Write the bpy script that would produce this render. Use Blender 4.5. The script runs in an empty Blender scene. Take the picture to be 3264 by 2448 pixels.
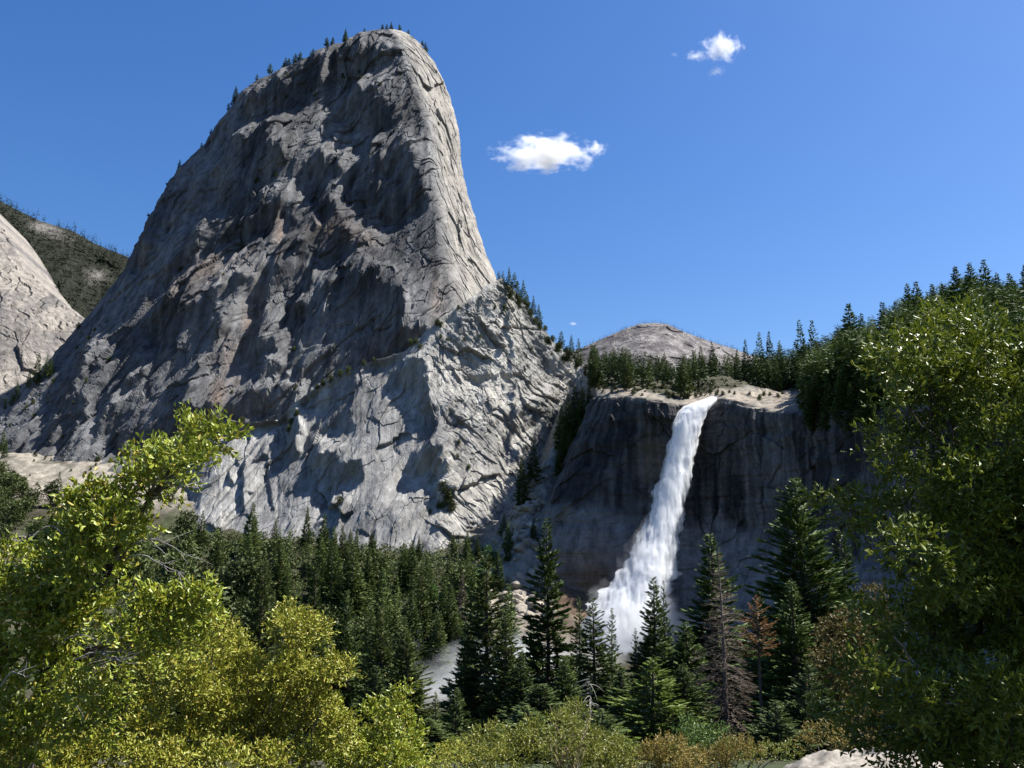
import bpy, math, random
import numpy as np
from mathutils import Vector

# ------------------------------------------------------------------ camera, world, sun, exposure
SC = bpy.context.scene
COL = SC.collection
PITCH = math.radians(11.5)
FPX = 2827.0                       # focal length in photograph pixels (3264 wide)
cam_d = bpy.data.cameras.new('camera')
cam = bpy.data.objects.new('camera', cam_d)
COL.objects.link(cam)
cam_d.sensor_width = 36.0
cam_d.lens = 36.0 * FPX / 3264.0
cam_d.clip_start = 0.1
cam_d.clip_end = 60000
cam.location = (0, 0, 0)
cam.rotation_euler = (math.radians(90) + PITCH, 0, 0)
SC.camera = cam

SUN = Vector((0.55, 0.115, 0.82)).normalized()
EL = math.asin(SUN.z)
AZ = math.atan2(SUN.x, SUN.y)
w = bpy.data.worlds.new('World')
SC.world = w
w.use_nodes = True
nt = w.node_tree
bg = nt.nodes['Background']
sky = nt.nodes.new('ShaderNodeTexSky')
sky.sky_type = 'NISHITA'
sky.sun_disc = False
sky.sun_elevation = EL
sky.sun_rotation = AZ
sky.altitude = 0
sky.air_density = 1.05
sky.dust_density = 0.8
sky.ozone_density = 3.5
hs = nt.nodes.new('ShaderNodeHueSaturation')
hs.inputs['Saturation'].default_value = 1.3
hs.inputs['Hue'].default_value = 0.509
nt.links.new(sky.outputs[0], hs.inputs['Color'])
nt.links.new(hs.outputs[0], bg.inputs[0])
bg.inputs[1].default_value = 0.062
sd = bpy.data.lights.new('sun', 'SUN')
sd.energy = 5.0
sd.angle = math.radians(0.5)
sd.color = (1.0, 0.965, 0.905)
so = bpy.data.objects.new('sun', sd)
COL.objects.link(so)
so.rotation_euler = SUN.to_track_quat('Z', 'Y').to_euler()
SC.view_settings.view_transform = 'Standard'
SC.view_settings.look = 'None'
SC.view_settings.gamma = 1.0
SC.view_settings.exposure = 1.38
SC.render.engine = 'CYCLES'
SC.cycles.max_bounces = 8
SC.cycles.diffuse_bounces = 3
SC.cycles.glossy_bounces = 2
SC.cycles.transmission_bounces = 4
SC.cycles.transparent_max_bounces = 12
SC.cycles.volume_bounces = 4
SC.cycles.use_denoising = True

# ------------------------------------------------------------------ helpers
CT, ST = math.cos(PITCH), math.sin(PITCH)

def pix(u, v, Y):
    """world point on the sight line of photograph pixel (u,v) standing Y metres away"""
    xr = (np.asarray(u, float) - 1632.0) / FPX
    a = (1224.0 - np.asarray(v, float)) / FPX
    s = Y / (CT - a * ST)
    return np.stack(np.broadcast_arrays(xr * s, Y + 0 * s, (ST + CT * a) * s), -1)

def proj(p):
    p = np.asarray(p, float)
    f = p[..., 1] * CT + p[..., 2] * ST
    up = -p[..., 1] * ST + p[..., 2] * CT
    return 1632.0 + FPX * p[..., 0] / f, 1224.0 - FPX * up / f

def sm(a, b, x):
    t = np.clip((np.asarray(x, float) - a) / (b - a), 0, 1)
    return t * t * (3 - 2 * t)

rngP = np.random.RandomState(7)
_perm = rngP.permutation(1024)
_perm = np.concatenate([_perm, _perm, _perm])
_grad = rngP.normal(size=(1024, 3))
_grad /= np.linalg.norm(_grad, axis=1)[:, None]
_rnd = rngP.rand(1024, 4)

def _h(ix, iy, iz):
    return _perm[_perm[_perm[ix & 1023] + (iy & 1023)] + (iz & 1023)]

def noise(p, seed=0):
    p = np.asarray(p, float) + seed * 17.31
    i = np.floor(p).astype(np.int64)
    f = p - i
    t = f * f * f * (f * (f * 6 - 15) + 10)
    r = 0
    for dx in (0, 1):
        for dy in (0, 1):
            for dz in (0, 1):
                g = _grad[_h(i[..., 0] + dx, i[..., 1] + dy, i[..., 2] + dz)]
                d = g[..., 0] * (f[..., 0] - dx) + g[..., 1] * (f[..., 1] - dy) + g[..., 2] * (f[..., 2] - dz)
                wgt = (t[..., 0] if dx else 1 - t[..., 0]) * (t[..., 1] if dy else 1 - t[..., 1]) * (t[..., 2] if dz else 1 - t[..., 2])
                r = r + wgt * d
    return r * 1.5

def fbm(p, o=4, seed=0, gain=0.5, ridged=False):
    r, a = 0, 1.0
    for k in range(o):
        n = noise(np.asarray(p) * (2.03 ** k), seed + k * 3)
        r = r + a * ((1 - 2 * np.abs(n)) if ridged else n)
        a *= gain
    return r

def plates(x, z, seed=0):
    """fractured slabs: nearest jittered cell, its own offset and tilt; also the distance to its edge"""
    ix, iz = np.floor(x).astype(np.int64), np.floor(z).astype(np.int64)
    b1 = np.full(x.shape, 9.0); b2 = np.full(x.shape, 9.0)
    hid = np.zeros(x.shape, np.int64); ddx = np.zeros(x.shape); ddz = np.zeros(x.shape)
    for dx in (-1, 0, 1):
        for dz in (-1, 0, 1):
            h = _h(ix + dx, iz + dz, np.full(ix.shape, seed))
            px = x - (ix + dx + 0.1 + 0.8 * _rnd[h, 0]); pz = z - (iz + dz + 0.1 + 0.8 * _rnd[h, 1])
            d = np.abs(px) * 0.6 + np.abs(pz) * 0.6 + 0.4 * np.sqrt(px * px + pz * pz)
            n = d < b1
            b2 = np.where(n, b1, np.minimum(b2, d))
            b1 = np.where(n, d, b1)
            hid = np.where(n, h, hid); ddx = np.where(n, px, ddx); ddz = np.where(n, pz, ddz)
    off = _rnd[hid, 2] - 0.5
    tx = _rnd[(hid * 7 + 3) % 1024, 0] - 0.5
    tz = _rnd[(hid * 5 + 11) % 1024, 1] - 0.5
    return off, tx * ddx + tz * ddz, b2 - b1

def cell_centre(x, z, seed=0):
    ix, iz = np.floor(x).astype(np.int64), np.floor(z).astype(np.int64)
    b1 = np.full(x.shape, 9.0); cx = np.zeros(x.shape); cz = np.zeros(x.shape)
    for dx in (-1, 0, 1):
        for dz in (-1, 0, 1):
            h = _h(ix + dx, iz + dz, np.full(ix.shape, seed))
            qx = ix + dx + 0.1 + 0.8 * _rnd[h, 0]; qz = iz + dz + 0.1 + 0.8 * _rnd[h, 1]
            d = np.abs(x - qx) + np.abs(z - qz)
            n = d < b1
            b1 = np.where(n, d, b1); cx = np.where(n, qx, cx); cz = np.where(n, qz, cz)
    return cx, cz

def mesh_from(name, V, faces, attrs=None, smooth=False):
    """faces: list of (n,k) int arrays"""
    me = bpy.data.meshes.new(name)
    V = np.asarray(V, np.float32).reshape(-1, 3)
    me.vertices.add(len(V))
    me.vertices.foreach_set('co', V.ravel())
    faces = [np.asarray(f, np.int32) for f in faces if len(f)]
    nl = sum(f.size for f in faces); npol = sum(len(f) for f in faces)
    me.loops.add(nl); me.polygons.add(npol)
    me.loops.foreach_set('vertex_index', np.concatenate([f.ravel() for f in faces]))
    tot = np.concatenate([np.full(len(f), f.shape[1], np.int32) for f in faces])
    st = np.concatenate([[0], np.cumsum(tot)[:-1]]).astype(np.int32)
    me.polygons.foreach_set('loop_start', st)
    try:
        me.polygons.foreach_set('loop_total', tot)
    except Exception:
        pass
    if attrs:
        for k, a in attrs.items():
            a = np.asarray(a, np.float32)
            if a.ndim == 2:
                at = me.attributes.new(k, 'FLOAT_COLOR', 'POINT')
                if a.shape[1] == 3:
                    a = np.concatenate([a, np.ones((len(a), 1), np.float32)], 1)
                at.data.foreach_set('color', a.ravel())
            else:
                at = me.attributes.new(k, 'FLOAT', 'POINT')
                at.data.foreach_set('value', a)
    me.update(calc_edges=True)
    me.polygons.foreach_set('use_smooth', np.full(npol, bool(smooth)))
    me.validate()
    return me

def grid_faces(m, n, wrap=False):
    i = np.arange(m - 1)[:, None]; j = np.arange(n if wrap else n - 1)[None, :]
    j2 = (j + 1) % n
    return np.stack([i * n + j, i * n + j2, (i + 1) * n + j2, (i + 1) * n + j], -1).reshape(-1, 4)

def obj(name, me, mat=None, parent=None):
    o = bpy.data.objects.new(name, me)
    COL.objects.link(o)
    if mat is not None and me is not None and not me.materials:
        me.materials.append(mat)
    if parent is not None:
        o.parent = parent
    return o

def tag(o, label=None, cat=None, group=None, kind=None):
    if label: o['label'] = label
    if cat: o['category'] = cat
    if group: o['group'] = group
    if kind: o['kind'] = kind
    return o

def empty(name, loc, rz=0.0, sc=1.0):
    o = bpy.data.objects.new(name, None)
    COL.objects.link(o)
    o.location = loc
    o.rotation_euler = (0, 0, rz)
    o.scale = (sc, sc, sc) if not hasattr(sc, '__len__') else sc
    o.empty_display_size = 0.2
    return o

def dup(root):
    r = root.copy(); COL.objects.link(r)
    for ch in list(root.children):
        c = ch.copy(); COL.objects.link(c); c.parent = r
    return r

# ------------------------------------------------------------------ materials
def nodes_mat(name):
    m = bpy.data.materials.new(name)
    m.use_nodes = True
    t = m.node_tree
    return m, t, t.nodes['Principled BSDF']

def N(t, typ, **kw):
    n = t.nodes.new(typ)
    for k, v in kw.items():
        if k in n.inputs:
            n.inputs[k].default_value = v
        else:
            setattr(n, k, v)
    return n

def ramp(t, fac, stops):
    r = t.nodes.new('ShaderNodeValToRGB')
    e = r.color_ramp.elements
    while len(e) < len(stops):
        e.new(0.5)
    for k, (p, c) in enumerate(stops):
        e[k].position = p
        e[k].color = (c[0], c[1], c[2], 1) if hasattr(c, '__len__') else (c, c, c, 1)
    t.links.new(fac, r.inputs[0])
    return r.outputs[0]

def mixc(t, fac, a, b, mode='MIX'):
    m = t.nodes.new('ShaderNodeMix')
    m.data_type = 'RGBA'; m.blend_type = mode
    if isinstance(fac, (int, float)):
        m.inputs[0].default_value = fac
    else:
        t.links.new(fac, m.inputs[0])
    for s, x in ((6, a), (7, b)):
        if isinstance(x, tuple):
            m.inputs[s].default_value = (*x[:3], 1)
        else:
            t.links.new(x, m.inputs[s])
    return m.outputs[2]

def rock_mat(name, scale=1.0, bump=1.0, speck=0.35):
    m, t, b = nodes_mat(name)
    b.inputs['Roughness'].default_value = 0.92
    b.inputs['Specular IOR Level'].default_value = 0.15
    tc = N(t, 'ShaderNodeTexCoord')
    at = N(t, 'ShaderNodeAttribute'); at.attribute_name = 'Col'
    n1 = N(t, 'ShaderNodeTexNoise', Scale=0.11 * scale, Detail=8.0, Roughness=0.68)
    mp = N(t, 'ShaderNodeMapping'); mp.inputs['Scale'].default_value = (1, 1, 0.12)
    t.links.new(tc.outputs['Object'], mp.inputs[0])
    n2 = N(t, 'ShaderNodeTexNoise', Scale=0.10 * scale, Detail=5.0, Roughness=0.6)
    t.links.new(mp.outputs[0], n2.inputs['Vector'])
    t.links.new(tc.outputs['Object'], n1.inputs['Vector'])
    c1 = ramp(t, n1.outputs[0], [(0.3, 1 - speck), (0.7, 1 + speck * 0.6)])
    c2 = ramp(t, n2.outputs[0], [(0.35, 0.62), (0.62, 1.12)])
    c = mixc(t, 1.0, at.outputs['Color'], c1, 'MULTIPLY')
    c = mixc(t, 1.0, c, c2, 'MULTIPLY')
    # thin dark joints, broken and leaning, only in patches
    for k, (vs, rot, th, amt) in enumerate([(.075, .5, .020, .75), (.19, -.35, .030, .55)]):
        m2 = N(t, 'ShaderNodeMapping'); m2.inputs['Scale'].default_value = (1, .5, .42); m2.inputs['Rotation'].default_value = (0, rot, 0); m2.inputs['Location'].default_value = (k * 31., k * 7., 3.)
        wv = N(t, 'ShaderNodeTexNoise', Scale=.05 * scale, Detail=3.0); t.links.new(tc.outputs['Object'], wv.inputs['Vector'])
        av = N(t, 'ShaderNodeVectorMath', operation='MULTIPLY_ADD'); t.links.new(wv.outputs['Color'], av.inputs[0]); av.inputs[1].default_value = (9 / scale, 9 / scale, 9 / scale); t.links.new(tc.outputs['Object'], av.inputs[2])
        t.links.new(av.outputs[0], m2.inputs[0])
        vo = N(t, 'ShaderNodeTexVoronoi', feature='DISTANCE_TO_EDGE', Scale=vs * scale); t.links.new(m2.outputs[0], vo.inputs['Vector'])
        mk = N(t, 'ShaderNodeTexNoise', Scale=.035 * scale, Detail=4.0); t.links.new(m2.outputs[0], mk.inputs['Vector'])
        ln_ = ramp(t, vo.outputs['Distance'], [(0.0, 1.0), (th, 0.0)])
        ms = ramp(t, mk.outputs[0], [(.47, 0.0), (.58, amt)])
        mm = N(t, 'ShaderNodeMath', operation='MULTIPLY'); t.links.new(ln_, mm.inputs[0]); t.links.new(ms, mm.inputs[1])
        c = mixc(t, mm.outputs[0], c, (.035, .034, .034))
    t.links.new(c, b.inputs['Base Color'])
    n3 = N(t, 'ShaderNodeTexNoise', Scale=0.22 * scale, Detail=9.0, Roughness=0.72)
    t.links.new(tc.outputs['Object'], n3.inputs['Vector'])
    bu = N(t, 'ShaderNodeBump', Strength=0.5 * bump, Distance=1.2 / scale)
    t.links.new(n3.outputs[0], bu.inputs['Height'])
    t.links.new(bu.outputs[0], b.inputs['Normal'])
    return m

def leaf_mat(name, cols, rough=0.45, trans=0.3, spec=0.35, objvar=0.25):
    """cols: ramp colours over random leaves"""
    m, t, b = nodes_mat(name)
    g = N(t, 'ShaderNodeNewGeometry')
    oi = N(t, 'ShaderNodeObjectInfo')
    n = len(cols)
    c = ramp(t, g.outputs['Random Per Island'], [(k / max(1, n - 1), col) for k, col in enumerate(cols)])
    v = N(t, 'ShaderNodeMath', operation='MULTIPLY_ADD')
    t.links.new(oi.outputs['Random'], v.inputs[0])
    v.inputs[1].default_value = objvar * 2; v.inputs[2].default_value = 1 - objvar
    h = N(t, 'ShaderNodeHueSaturation')
    t.links.new(c, h.inputs['Color']); t.links.new(v.outputs[0], h.inputs['Value'])
    b.inputs['Roughness'].default_value = rough
    b.inputs['Specular IOR Level'].default_value = spec
    t.links.new(h.outputs[0], b.inputs['Base Color'])
    tr = N(t, 'ShaderNodeBsdfTranslucent')
    t.links.new(h.outputs[0], tr.inputs['Color'])
    mx = N(t, 'ShaderNodeMixShader'); mx.inputs[0].default_value = trans
    t.links.new(b.outputs[0], mx.inputs[1]); t.links.new(tr.outputs[0], mx.inputs[2])
    out = t.nodes['Material Output']
    t.links.new(mx.outputs[0], out.inputs['Surface'])
    return m

def bark_mat(name, c0, c1):
    m, t, b = nodes_mat(name)
    tc = N(t, 'ShaderNodeTexCoord')
    n = N(t, 'ShaderNodeTexNoise', Scale=6.0, Detail=5.0)
    t.links.new(tc.outputs['Object'], n.inputs['Vector'])
    t.links.new(ramp(t, n.outputs[0], [(0.3, c0), (0.7, c1)]), b.inputs['Base Color'])
    b.inputs['Roughness'].default_value = 0.9
    return m

M_ROCK = rock_mat('granite')
M_CLIFF = rock_mat('wet_shaded_granite', 1.3)
M_FAR = rock_mat('far_granite', 0.4, 0.5)
M_BOULDER = rock_mat('boulder_granite', 4.0, 0.6, 0.3)
M_OUTCROP = rock_mat('outcrop_granite', 30.0, 1.0, 0.3)
M_BARK = bark_mat('conifer_bark', (0.035, 0.025, 0.018), (0.09, 0.065, 0.05))
M_OAKBARK = bark_mat('oak_bark', (0.03, 0.026, 0.022), (0.10, 0.088, 0.075))
M_GREY = bark_mat('bare_twig_wood', (0.17, 0.16, 0.15), (0.32, 0.30, 0.28))
M_DEADBARK = bark_mat('dead_bark', (0.08, 0.06, 0.048), (0.2, 0.16, 0.13))
M_CONIFER = leaf_mat('conifer_needles', [(0.038, 0.064, 0.017), (0.068, 0.099, 0.025), (0.115, 0.148, 0.038)], 0.6, 0.15, 0.2, 0.35)
M_OLIVECON = leaf_mat('olive_conifer_needles', [(0.045, 0.062, 0.016), (0.078, 0.10, 0.026), (0.12, 0.145, 0.045)], 0.6, 0.15, 0.2, 0.2)
M_YOUNGCON = leaf_mat('young_conifer_needles', [(0.07, 0.11, 0.015), (0.12, 0.17, 0.025), (0.19, 0.24, 0.045)], 0.55, 0.2, 0.2, 0.15)
M_DARKCON = leaf_mat('dark_conifer_needles', [(0.029, 0.053, 0.013), (0.053, 0.085, 0.02), (0.097, 0.135, 0.03)], 0.6, 0.12, 0.2, 0.3)
M_BROADGREEN = leaf_mat('broadleaf_green', [(0.04, 0.10, 0.018), (0.07, 0.15, 0.025)], 0.5, 0.25, 0.2, 0.2)
M_OLIVE = leaf_mat('olive_foliage', [(0.035, 0.05, 0.014), (0.06, 0.078, 0.022), (0.085, 0.10, 0.03)], 0.6, 0.15, 0.2, 0.3)
M_BROWNOAK = leaf_mat('brown_oak_foliage', [(0.08, 0.065, 0.02), (0.12, 0.09, 0.03), (0.07, 0.075, 0.02)], 0.6, 0.2, 0.2, 0.15)
M_RUST = leaf_mat('rust_needles', [(0.16, 0.08, 0.035), (0.22, 0.115, 0.05), (0.12, 0.08, 0.03)], 0.7, 0.2, 0.1, 0.1)
M_DEADNEEDLE = leaf_mat('dead_twigs', [(0.085, 0.067, 0.05), (0.13, 0.104, 0.08), (0.2, 0.168, 0.135)], 0.8, 0.1, 0.1, 0.1)
M_OAKLEAF = leaf_mat('oak_leaves', [(0.12, 0.165, 0.013), (0.21, 0.255, 0.022), (0.30, 0.33, 0.035), (0.15, 0.205, 0.016), (0.33, 0.26, 0.045)], 0.45, 0.18, 0.4, 0.05)
M_YELLOW = leaf_mat('yellow_shrub_leaves', [(0.18, 0.205, 0.020), (0.255, 0.27, 0.032), (0.33, 0.335, 0.055), (0.21, 0.235, 0.024), (0.35, 0.265, 0.045)], 0.48, 0.18, 0.3, 0.05)
M_BAY = leaf_mat('bay_leaves', [(0.065, 0.095, 0.009), (0.12, 0.15, 0.014), (0.19, 0.22, 0.025), (0.085, 0.12, 0.010)], 0.46, 0.2, 0.28, 0.05)
M_BUSHGREEN = leaf_mat('bush_leaves', [(0.13, 0.15, 0.02), (0.19, 0.20, 0.03), (0.25, 0.25, 0.05)], 0.45, 0.3, 0.35, 0.1)
M_ELDER = leaf_mat('elder_leaves', [(0.06, 0.105, 0.02), (0.10, 0.15, 0.032)], 0.45, 0.25, 0.3, 0.1)
M_OCHRE = leaf_mat('ochre_bush_leaves', [(0.19, 0.14, 0.03), (0.26, 0.19, 0.045), (0.15, 0.14, 0.03)], 0.5, 0.25, 0.3, 0.1)

# ------------------------------------------------------------------ relief of the granite, shaped from traced lit and dark patches
# tiles of the photograph at 2x: (u0, v0); value: traced brightness, lit (+) or shadowed (-), later turned into shape
TL = {'A': (500, 80), 'B': (0, 600), 'C': (700, 700), 'D': (500, 1150)}
LIT_DARK = [
 ('A', -.9, [(620,440),(760,340),(960,260),(1100,190),(1260,140),(1420,110),(1520,190),(1560,270),(1440,240),(1300,290),(1230,320),(1180,380),(1060,370),(980,400),(860,400),(800,470),(700,540),(540,560),(520,540)]),
 ('A', .35, [(620,380),(780,290),(960,230),(1200,120),(1410,50),(1500,80),(1430,110),(1240,150),(1080,200),(940,270),(760,345),(640,430)]),
 ('A', .35, [(1060,360),(1080,260),(1130,200),(1110,300),(1090,360)]),
 ('A', .3, [(1190,330),(1300,300),(1450,250),(1540,290),(1600,400),(1480,370),(1330,350)]),
 ('A', -.85, [(1160,450),(1300,420),(1420,440),(1530,560),(1540,640),(1450,640),(1330,600),(1330,690),(1300,720),(1220,740),(1170,640),(1150,520)]),
 ('A', -.9, [(980,830),(1060,850),(1090,890),(1280,910),(1300,860),(1380,790),(1580,750),(1640,860),(1690,950),(1690,1180),(1560,1210),(1400,1240),(1270,1190),(1240,1120),(1180,980),(1080,910),(1040,980),(1060,1080),(960,930)]),
 ('A', .5, [(1100,930),(1170,970),(1260,1160),(1200,1180),(1130,1090)]),
 ('A', .6, [(1380,960),(1560,1010),(1550,1060),(1440,1010)]),
 ('A', .25, [(1270,1110),(1400,1140),(1300,1180)]),
 ('A', -.85, [(390,770),(480,750),(600,750),(680,640),(690,720),(720,780),(830,760),(820,870),(770,940),(720,1010),(640,1030),(610,1100),(560,1190),(540,1260),(440,1240),(400,1140),(340,1080),(370,930)]),
 ('A', .5, [(560,860),(600,820),(500,1000),(490,960)]),
 ('A', -.65, [(240,1270),(300,1310),(400,1230),(540,1260),(620,1190),(700,1100),(800,1100),(800,1180),(760,1260),(700,1270),(580,1350),(520,1360),(440,1330),(330,1380),(200,1500),(60,1640),(0,1640),(100,1530),(240,1420),(200,1330)]),
 ('A', -.75, [(1000,1180),(1110,1150),(1150,1200),(1210,1320),(1260,1360),(1330,1420),(1260,1470),(1100,1480),(900,1500),(700,1560),(600,1640),(520,1659),(1000,1659),(1240,1500),(1300,1520),(1400,1590),(1500,1610),(1500,1659),(1100,1659),(900,1480),(830,1380),(1000,1390)]),
 ('A', .5, [(510,670),(560,600),(720,540),(900,500),(1100,490),(1160,560),(1180,650),(1160,760),(1080,790),(960,790),(990,860),(870,830),(830,840),(820,740),(700,740),(690,640),(640,720),(590,750),(540,740)]),
 ('A', .45, [(1060,840),(1160,800),(1290,860),(1280,910),(1160,920)]),
 ('A', .5, [(250,960),(290,860),(400,830),(360,960),(330,1080),(260,1040)]),
 ('A', .1, [(150,1000),(230,1000),(270,1080),(240,1230),(100,1250),(100,1130)]),
 ('A', .35, [(270,1180),(330,1140),(400,1110),(390,1200),(300,1310),(240,1250)]),
 ('A', .5, [(750,1020),(800,960),(920,1010),(1030,1120),(1010,1200),(900,1160),(820,1130)]),
 ('A', .45, [(850,1190),(910,1160),(930,1240),(860,1230)]),
 ('A', .7, [(740,1260),(790,1180),(810,1270),(790,1420),(740,1420)]),
 ('A', .5, [(580,1360),(700,1280),(780,1290),(1000,1300),(980,1390),(820,1370),(700,1520),(620,1600),(420,1640),(100,1659),(250,1540),(330,1400),(450,1340),(520,1380)]),
 ('A', .8, [(1000,1200),(1050,1190),(1065,1280),(1020,1280)]),
 ('A', .45, [(1190,1210),(1330,1270),(1440,1260),(1500,1400),(1500,1460),(1400,1420),(1270,1330),(1210,1310)]),
 ('A', .7, [(1280,1430),(1420,1500),(1570,1520),(1580,1600),(1500,1600),(1350,1530)]),
 ('A', .5, [(1540,640),(1640,640),(1700,800),(1740,980),(1680,930),(1600,830),(1640,760)]),
 ('A', -.7, [(400,1000),(480,960),(500,1040),(590,1100),(540,1200),(440,1190),(420,1100)]),
 ('B', -.8, [(1040,30),(1080,20),(960,190),(970,330),(930,430),(820,620),(720,740),(640,870),(590,930),(640,800),(760,580),(900,270)]),
 ('B', -.75, [(1040,480),(1130,400),(1270,330),(1320,280),(1500,250),(1400,330),(1280,420),(1130,560),(1000,700),(940,740),(1020,640)]),
 ('B', -.85, [(770,1000),(880,920),(960,830),(1060,740),(1160,680),(1200,660),(1140,790),(1300,740),(1440,690),(1450,760),(1440,920),(1300,1100),(1250,1300),(1100,1500),(850,1600),(600,1659),(760,1400),(840,1200),(980,1180),(960,900),(900,920),(830,1090),(770,1040)]),
 ('B', .7, [(900,930),(970,960),(960,1100),(880,1110)]),
 ('B', -.65, [(1600,600),(1700,520),(1760,560),(1700,760),(1660,850),(1640,960),(1700,1000),(1830,990),(1930,900),(2000,800),(2200,850),(2211,1130),(2000,1200),(1900,1230),(1750,1200),(1650,1250),(1600,1130),(1560,900)]),
 ('B', -.8, [(420,1640),(560,1620),(760,1480),(1250,1420),(1530,1380),(1600,1310),(1880,1250),(1900,1340),(1820,1400),(1780,1480),(1600,1460),(1250,1530),(950,1659),(600,1659)]),
 ('B', .45, [(960,340),(1000,240),(1200,200),(1230,270),(1080,330)]),
 ('B', .2, [(1000,340),(1270,300),(1100,470),(1040,500),(960,560),(900,700),(850,760),(780,740),(830,600)]),
 ('B', .55, [(620,980),(720,960),(760,1020),(740,1180),(640,1130)]),
 ('B', .55, [(780,1040),(880,960),(820,1080)]),
 ('B', .35, [(0,1500),(100,1380),(250,1200),(400,1060),(470,1100),(420,1300),(300,1450),(150,1600),(0,1659)]),
 ('B', .6, [(560,1500),(600,1480),(480,1620),(470,1659)]),
 ('B', .55, [(1560,810),(1640,830),(1600,900),(1540,930)]),
 ('B', .45, [(1460,1030),(1530,1060),(1540,1130),(1480,1180),(1440,1290),(1390,1230)]),
 ('B', .65, [(1750,880),(1800,720),(1820,760),(1790,870)]),
 ('B', .6, [(1840,720),(1960,640),(1960,690),(1860,760)]),
 ('B', .4, [(1670,1200),(1800,1040),(1840,1000),(1780,1110)]),
 ('B', .55, [(1820,1160),(1880,1150),(1860,1210)]),
 ('B', -.6, [(400,1240),(480,1180),(560,1060),(600,1080),(470,1330),(330,1560),(230,1659),(300,1480)]),
 ('B', -.6, [(520,1330),(600,1250),(640,1280),(520,1500),(400,1659),(340,1659)]),
 ('C', -.9, [(430,570),(560,470),(700,420),(760,400),(960,370),(1100,370),(1170,440),(1210,560),(1210,690),(1300,690),(1290,740),(1100,870),(850,920),(600,1020),(400,1030),(300,1010),(430,800),(540,640)]),
 ('C', .35, [(690,600),(720,430),(740,440),(700,600)]),
 ('C', 1., [(1170,430),(1220,500),(1215,650),(1190,520)]),
 ('C', .3, [(1180,290),(1340,400),(1330,560),(1290,540),(1230,420)]),
 ('C', .45, [(1360,480),(1420,350),(1400,500),(1330,680)]),
 ('C', -.55, [(1440,430),(1510,330),(1600,340),(1690,440),(1560,550),(1490,600),(1430,520)]),
 ('C', -.9, [(1120,950),(1210,890),(1310,920),(1320,1030),(1350,1120),(1390,1330),(1330,1310),(1260,1210),(1220,1160),(1190,1090),(1120,1060)]),
 ('C', .8, [(1325,1030),(1370,1020),(1420,1180),(1460,1330),(1500,1440),(1500,1560),(1440,1480),(1400,1400),(1370,1190)]),
 ('C', -.9, [(1300,1030),(1325,1040),(1400,1410),(1425,1620),(1390,1640),(1330,1500),(1380,1480),(1370,1300)]),
 ('C', -.6, [(1500,940),(1560,970),(1700,960),(1800,980),(1930,970),(1900,1010),(1700,1000),(1560,1010)]),
 ('C', -.8, [(1940,700),(2060,790),(2200,900),(2211,1010),(2100,950),(1990,830)]),
 ('C', -.8, [(1870,1240),(2000,1210),(2090,1240),(2060,1330),(1990,1340),(1900,1290)]),
 ('C', -.7, [(1760,1300),(1850,1200),(1870,1190),(1790,1310)]),
 ('C', -.75, [(530,1060),(860,1000),(840,1140),(820,1310),(740,1390),(620,1390),(600,1290),(700,1220),(560,1150)]),
 ('C', -.7, [(390,1200),(500,1160),(570,1380),(590,1500),(560,1650),(500,1500),(400,1500),(370,1400),(390,1290)]),
 ('C', .8, [(480,1180),(520,1180),(560,1370),(540,1380)]),
 ('C', .5, [(500,1380),(540,1380),(530,1500),(500,1470)]),
 ('C', .45, [(610,1400),(700,1340),(760,1390),(800,1460),(720,1480),(610,1500)]),
 ('C', -.95, [(600,1520),(780,1480),(820,1530),(920,1560),(930,1659),(590,1659)]),
 ('C', .25, [(20,1280),(200,1270),(370,1270),(390,1340),(370,1500),(380,1640),(0,1659),(0,1300)]),
 ('C', .5, [(1540,640),(1620,560),(1700,640),(1720,700),(1600,690)]),
 ('C', .35, [(1530,1020),(1680,990),(1760,1030),(1850,1190),(1770,1290),(1640,1270),(1530,1120)]),
 ('C', .35, [(2020,1010),(2100,1060),(2200,1140),(2180,1260),(2080,1180),(1950,1130)]),
 ('D', -.95, [(980,640),(1200,570),(1220,650),(1330,680),(1290,760),(1150,820),(1030,830),(1000,770)]),
 ('D', -1.1, [(545,640),(572,660),(565,850),(555,960),(530,960),(540,800)]),
 ('D', -1.1, [(430,690),(450,700),(485,790),(470,810)]),
 ('D', -.9, [(690,590),(705,600),(725,800),(745,950),(730,960),(700,760)]),
 ('D', -.9, [(570,840),(640,850),(600,870)]),
 ('D', -1., [(600,640),(690,580),(705,590),(620,650)]),
 ('D', -1., [(490,600),(530,670),(500,650)]),
 ('D', -.9, [(780,800),(800,840),(860,830),(830,850),(790,830)]),
 ('D', -.8, [(1090,1080),(1150,950),(1200,880),(1190,960),(1110,1090)]),
 ('D', .3, [(950,870),(1200,830),(1180,940),(1080,1080),(1000,1020),(940,930)]),
 ('D', -.15, [(1200,880),(1310,810),(1380,900),(1640,1130),(1560,1110),(1240,1110)]),
 ('D', -.95, [(1640,700),(1700,560),(1780,600),(1800,780),(1850,800),(1900,960),(1780,960),(1760,830),(1680,730)]),
 ('D', -.9, [(1540,700),(1640,680),(1600,710)]),
 ('D', -.5, [(1510,480),(1560,600),(1500,560)]),
 ('D', .3, [(1420,730),(1640,710),(1740,800),(1760,900),(1640,990),(1500,980),(1380,800)]),
 ('D', -.8, [(1270,1080),(1340,1100),(1420,1080),(1340,1120)]),
 ('D', -.7, [(1700,1080),(1760,1050),(1830,1050),(1760,1070)]),
]

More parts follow.
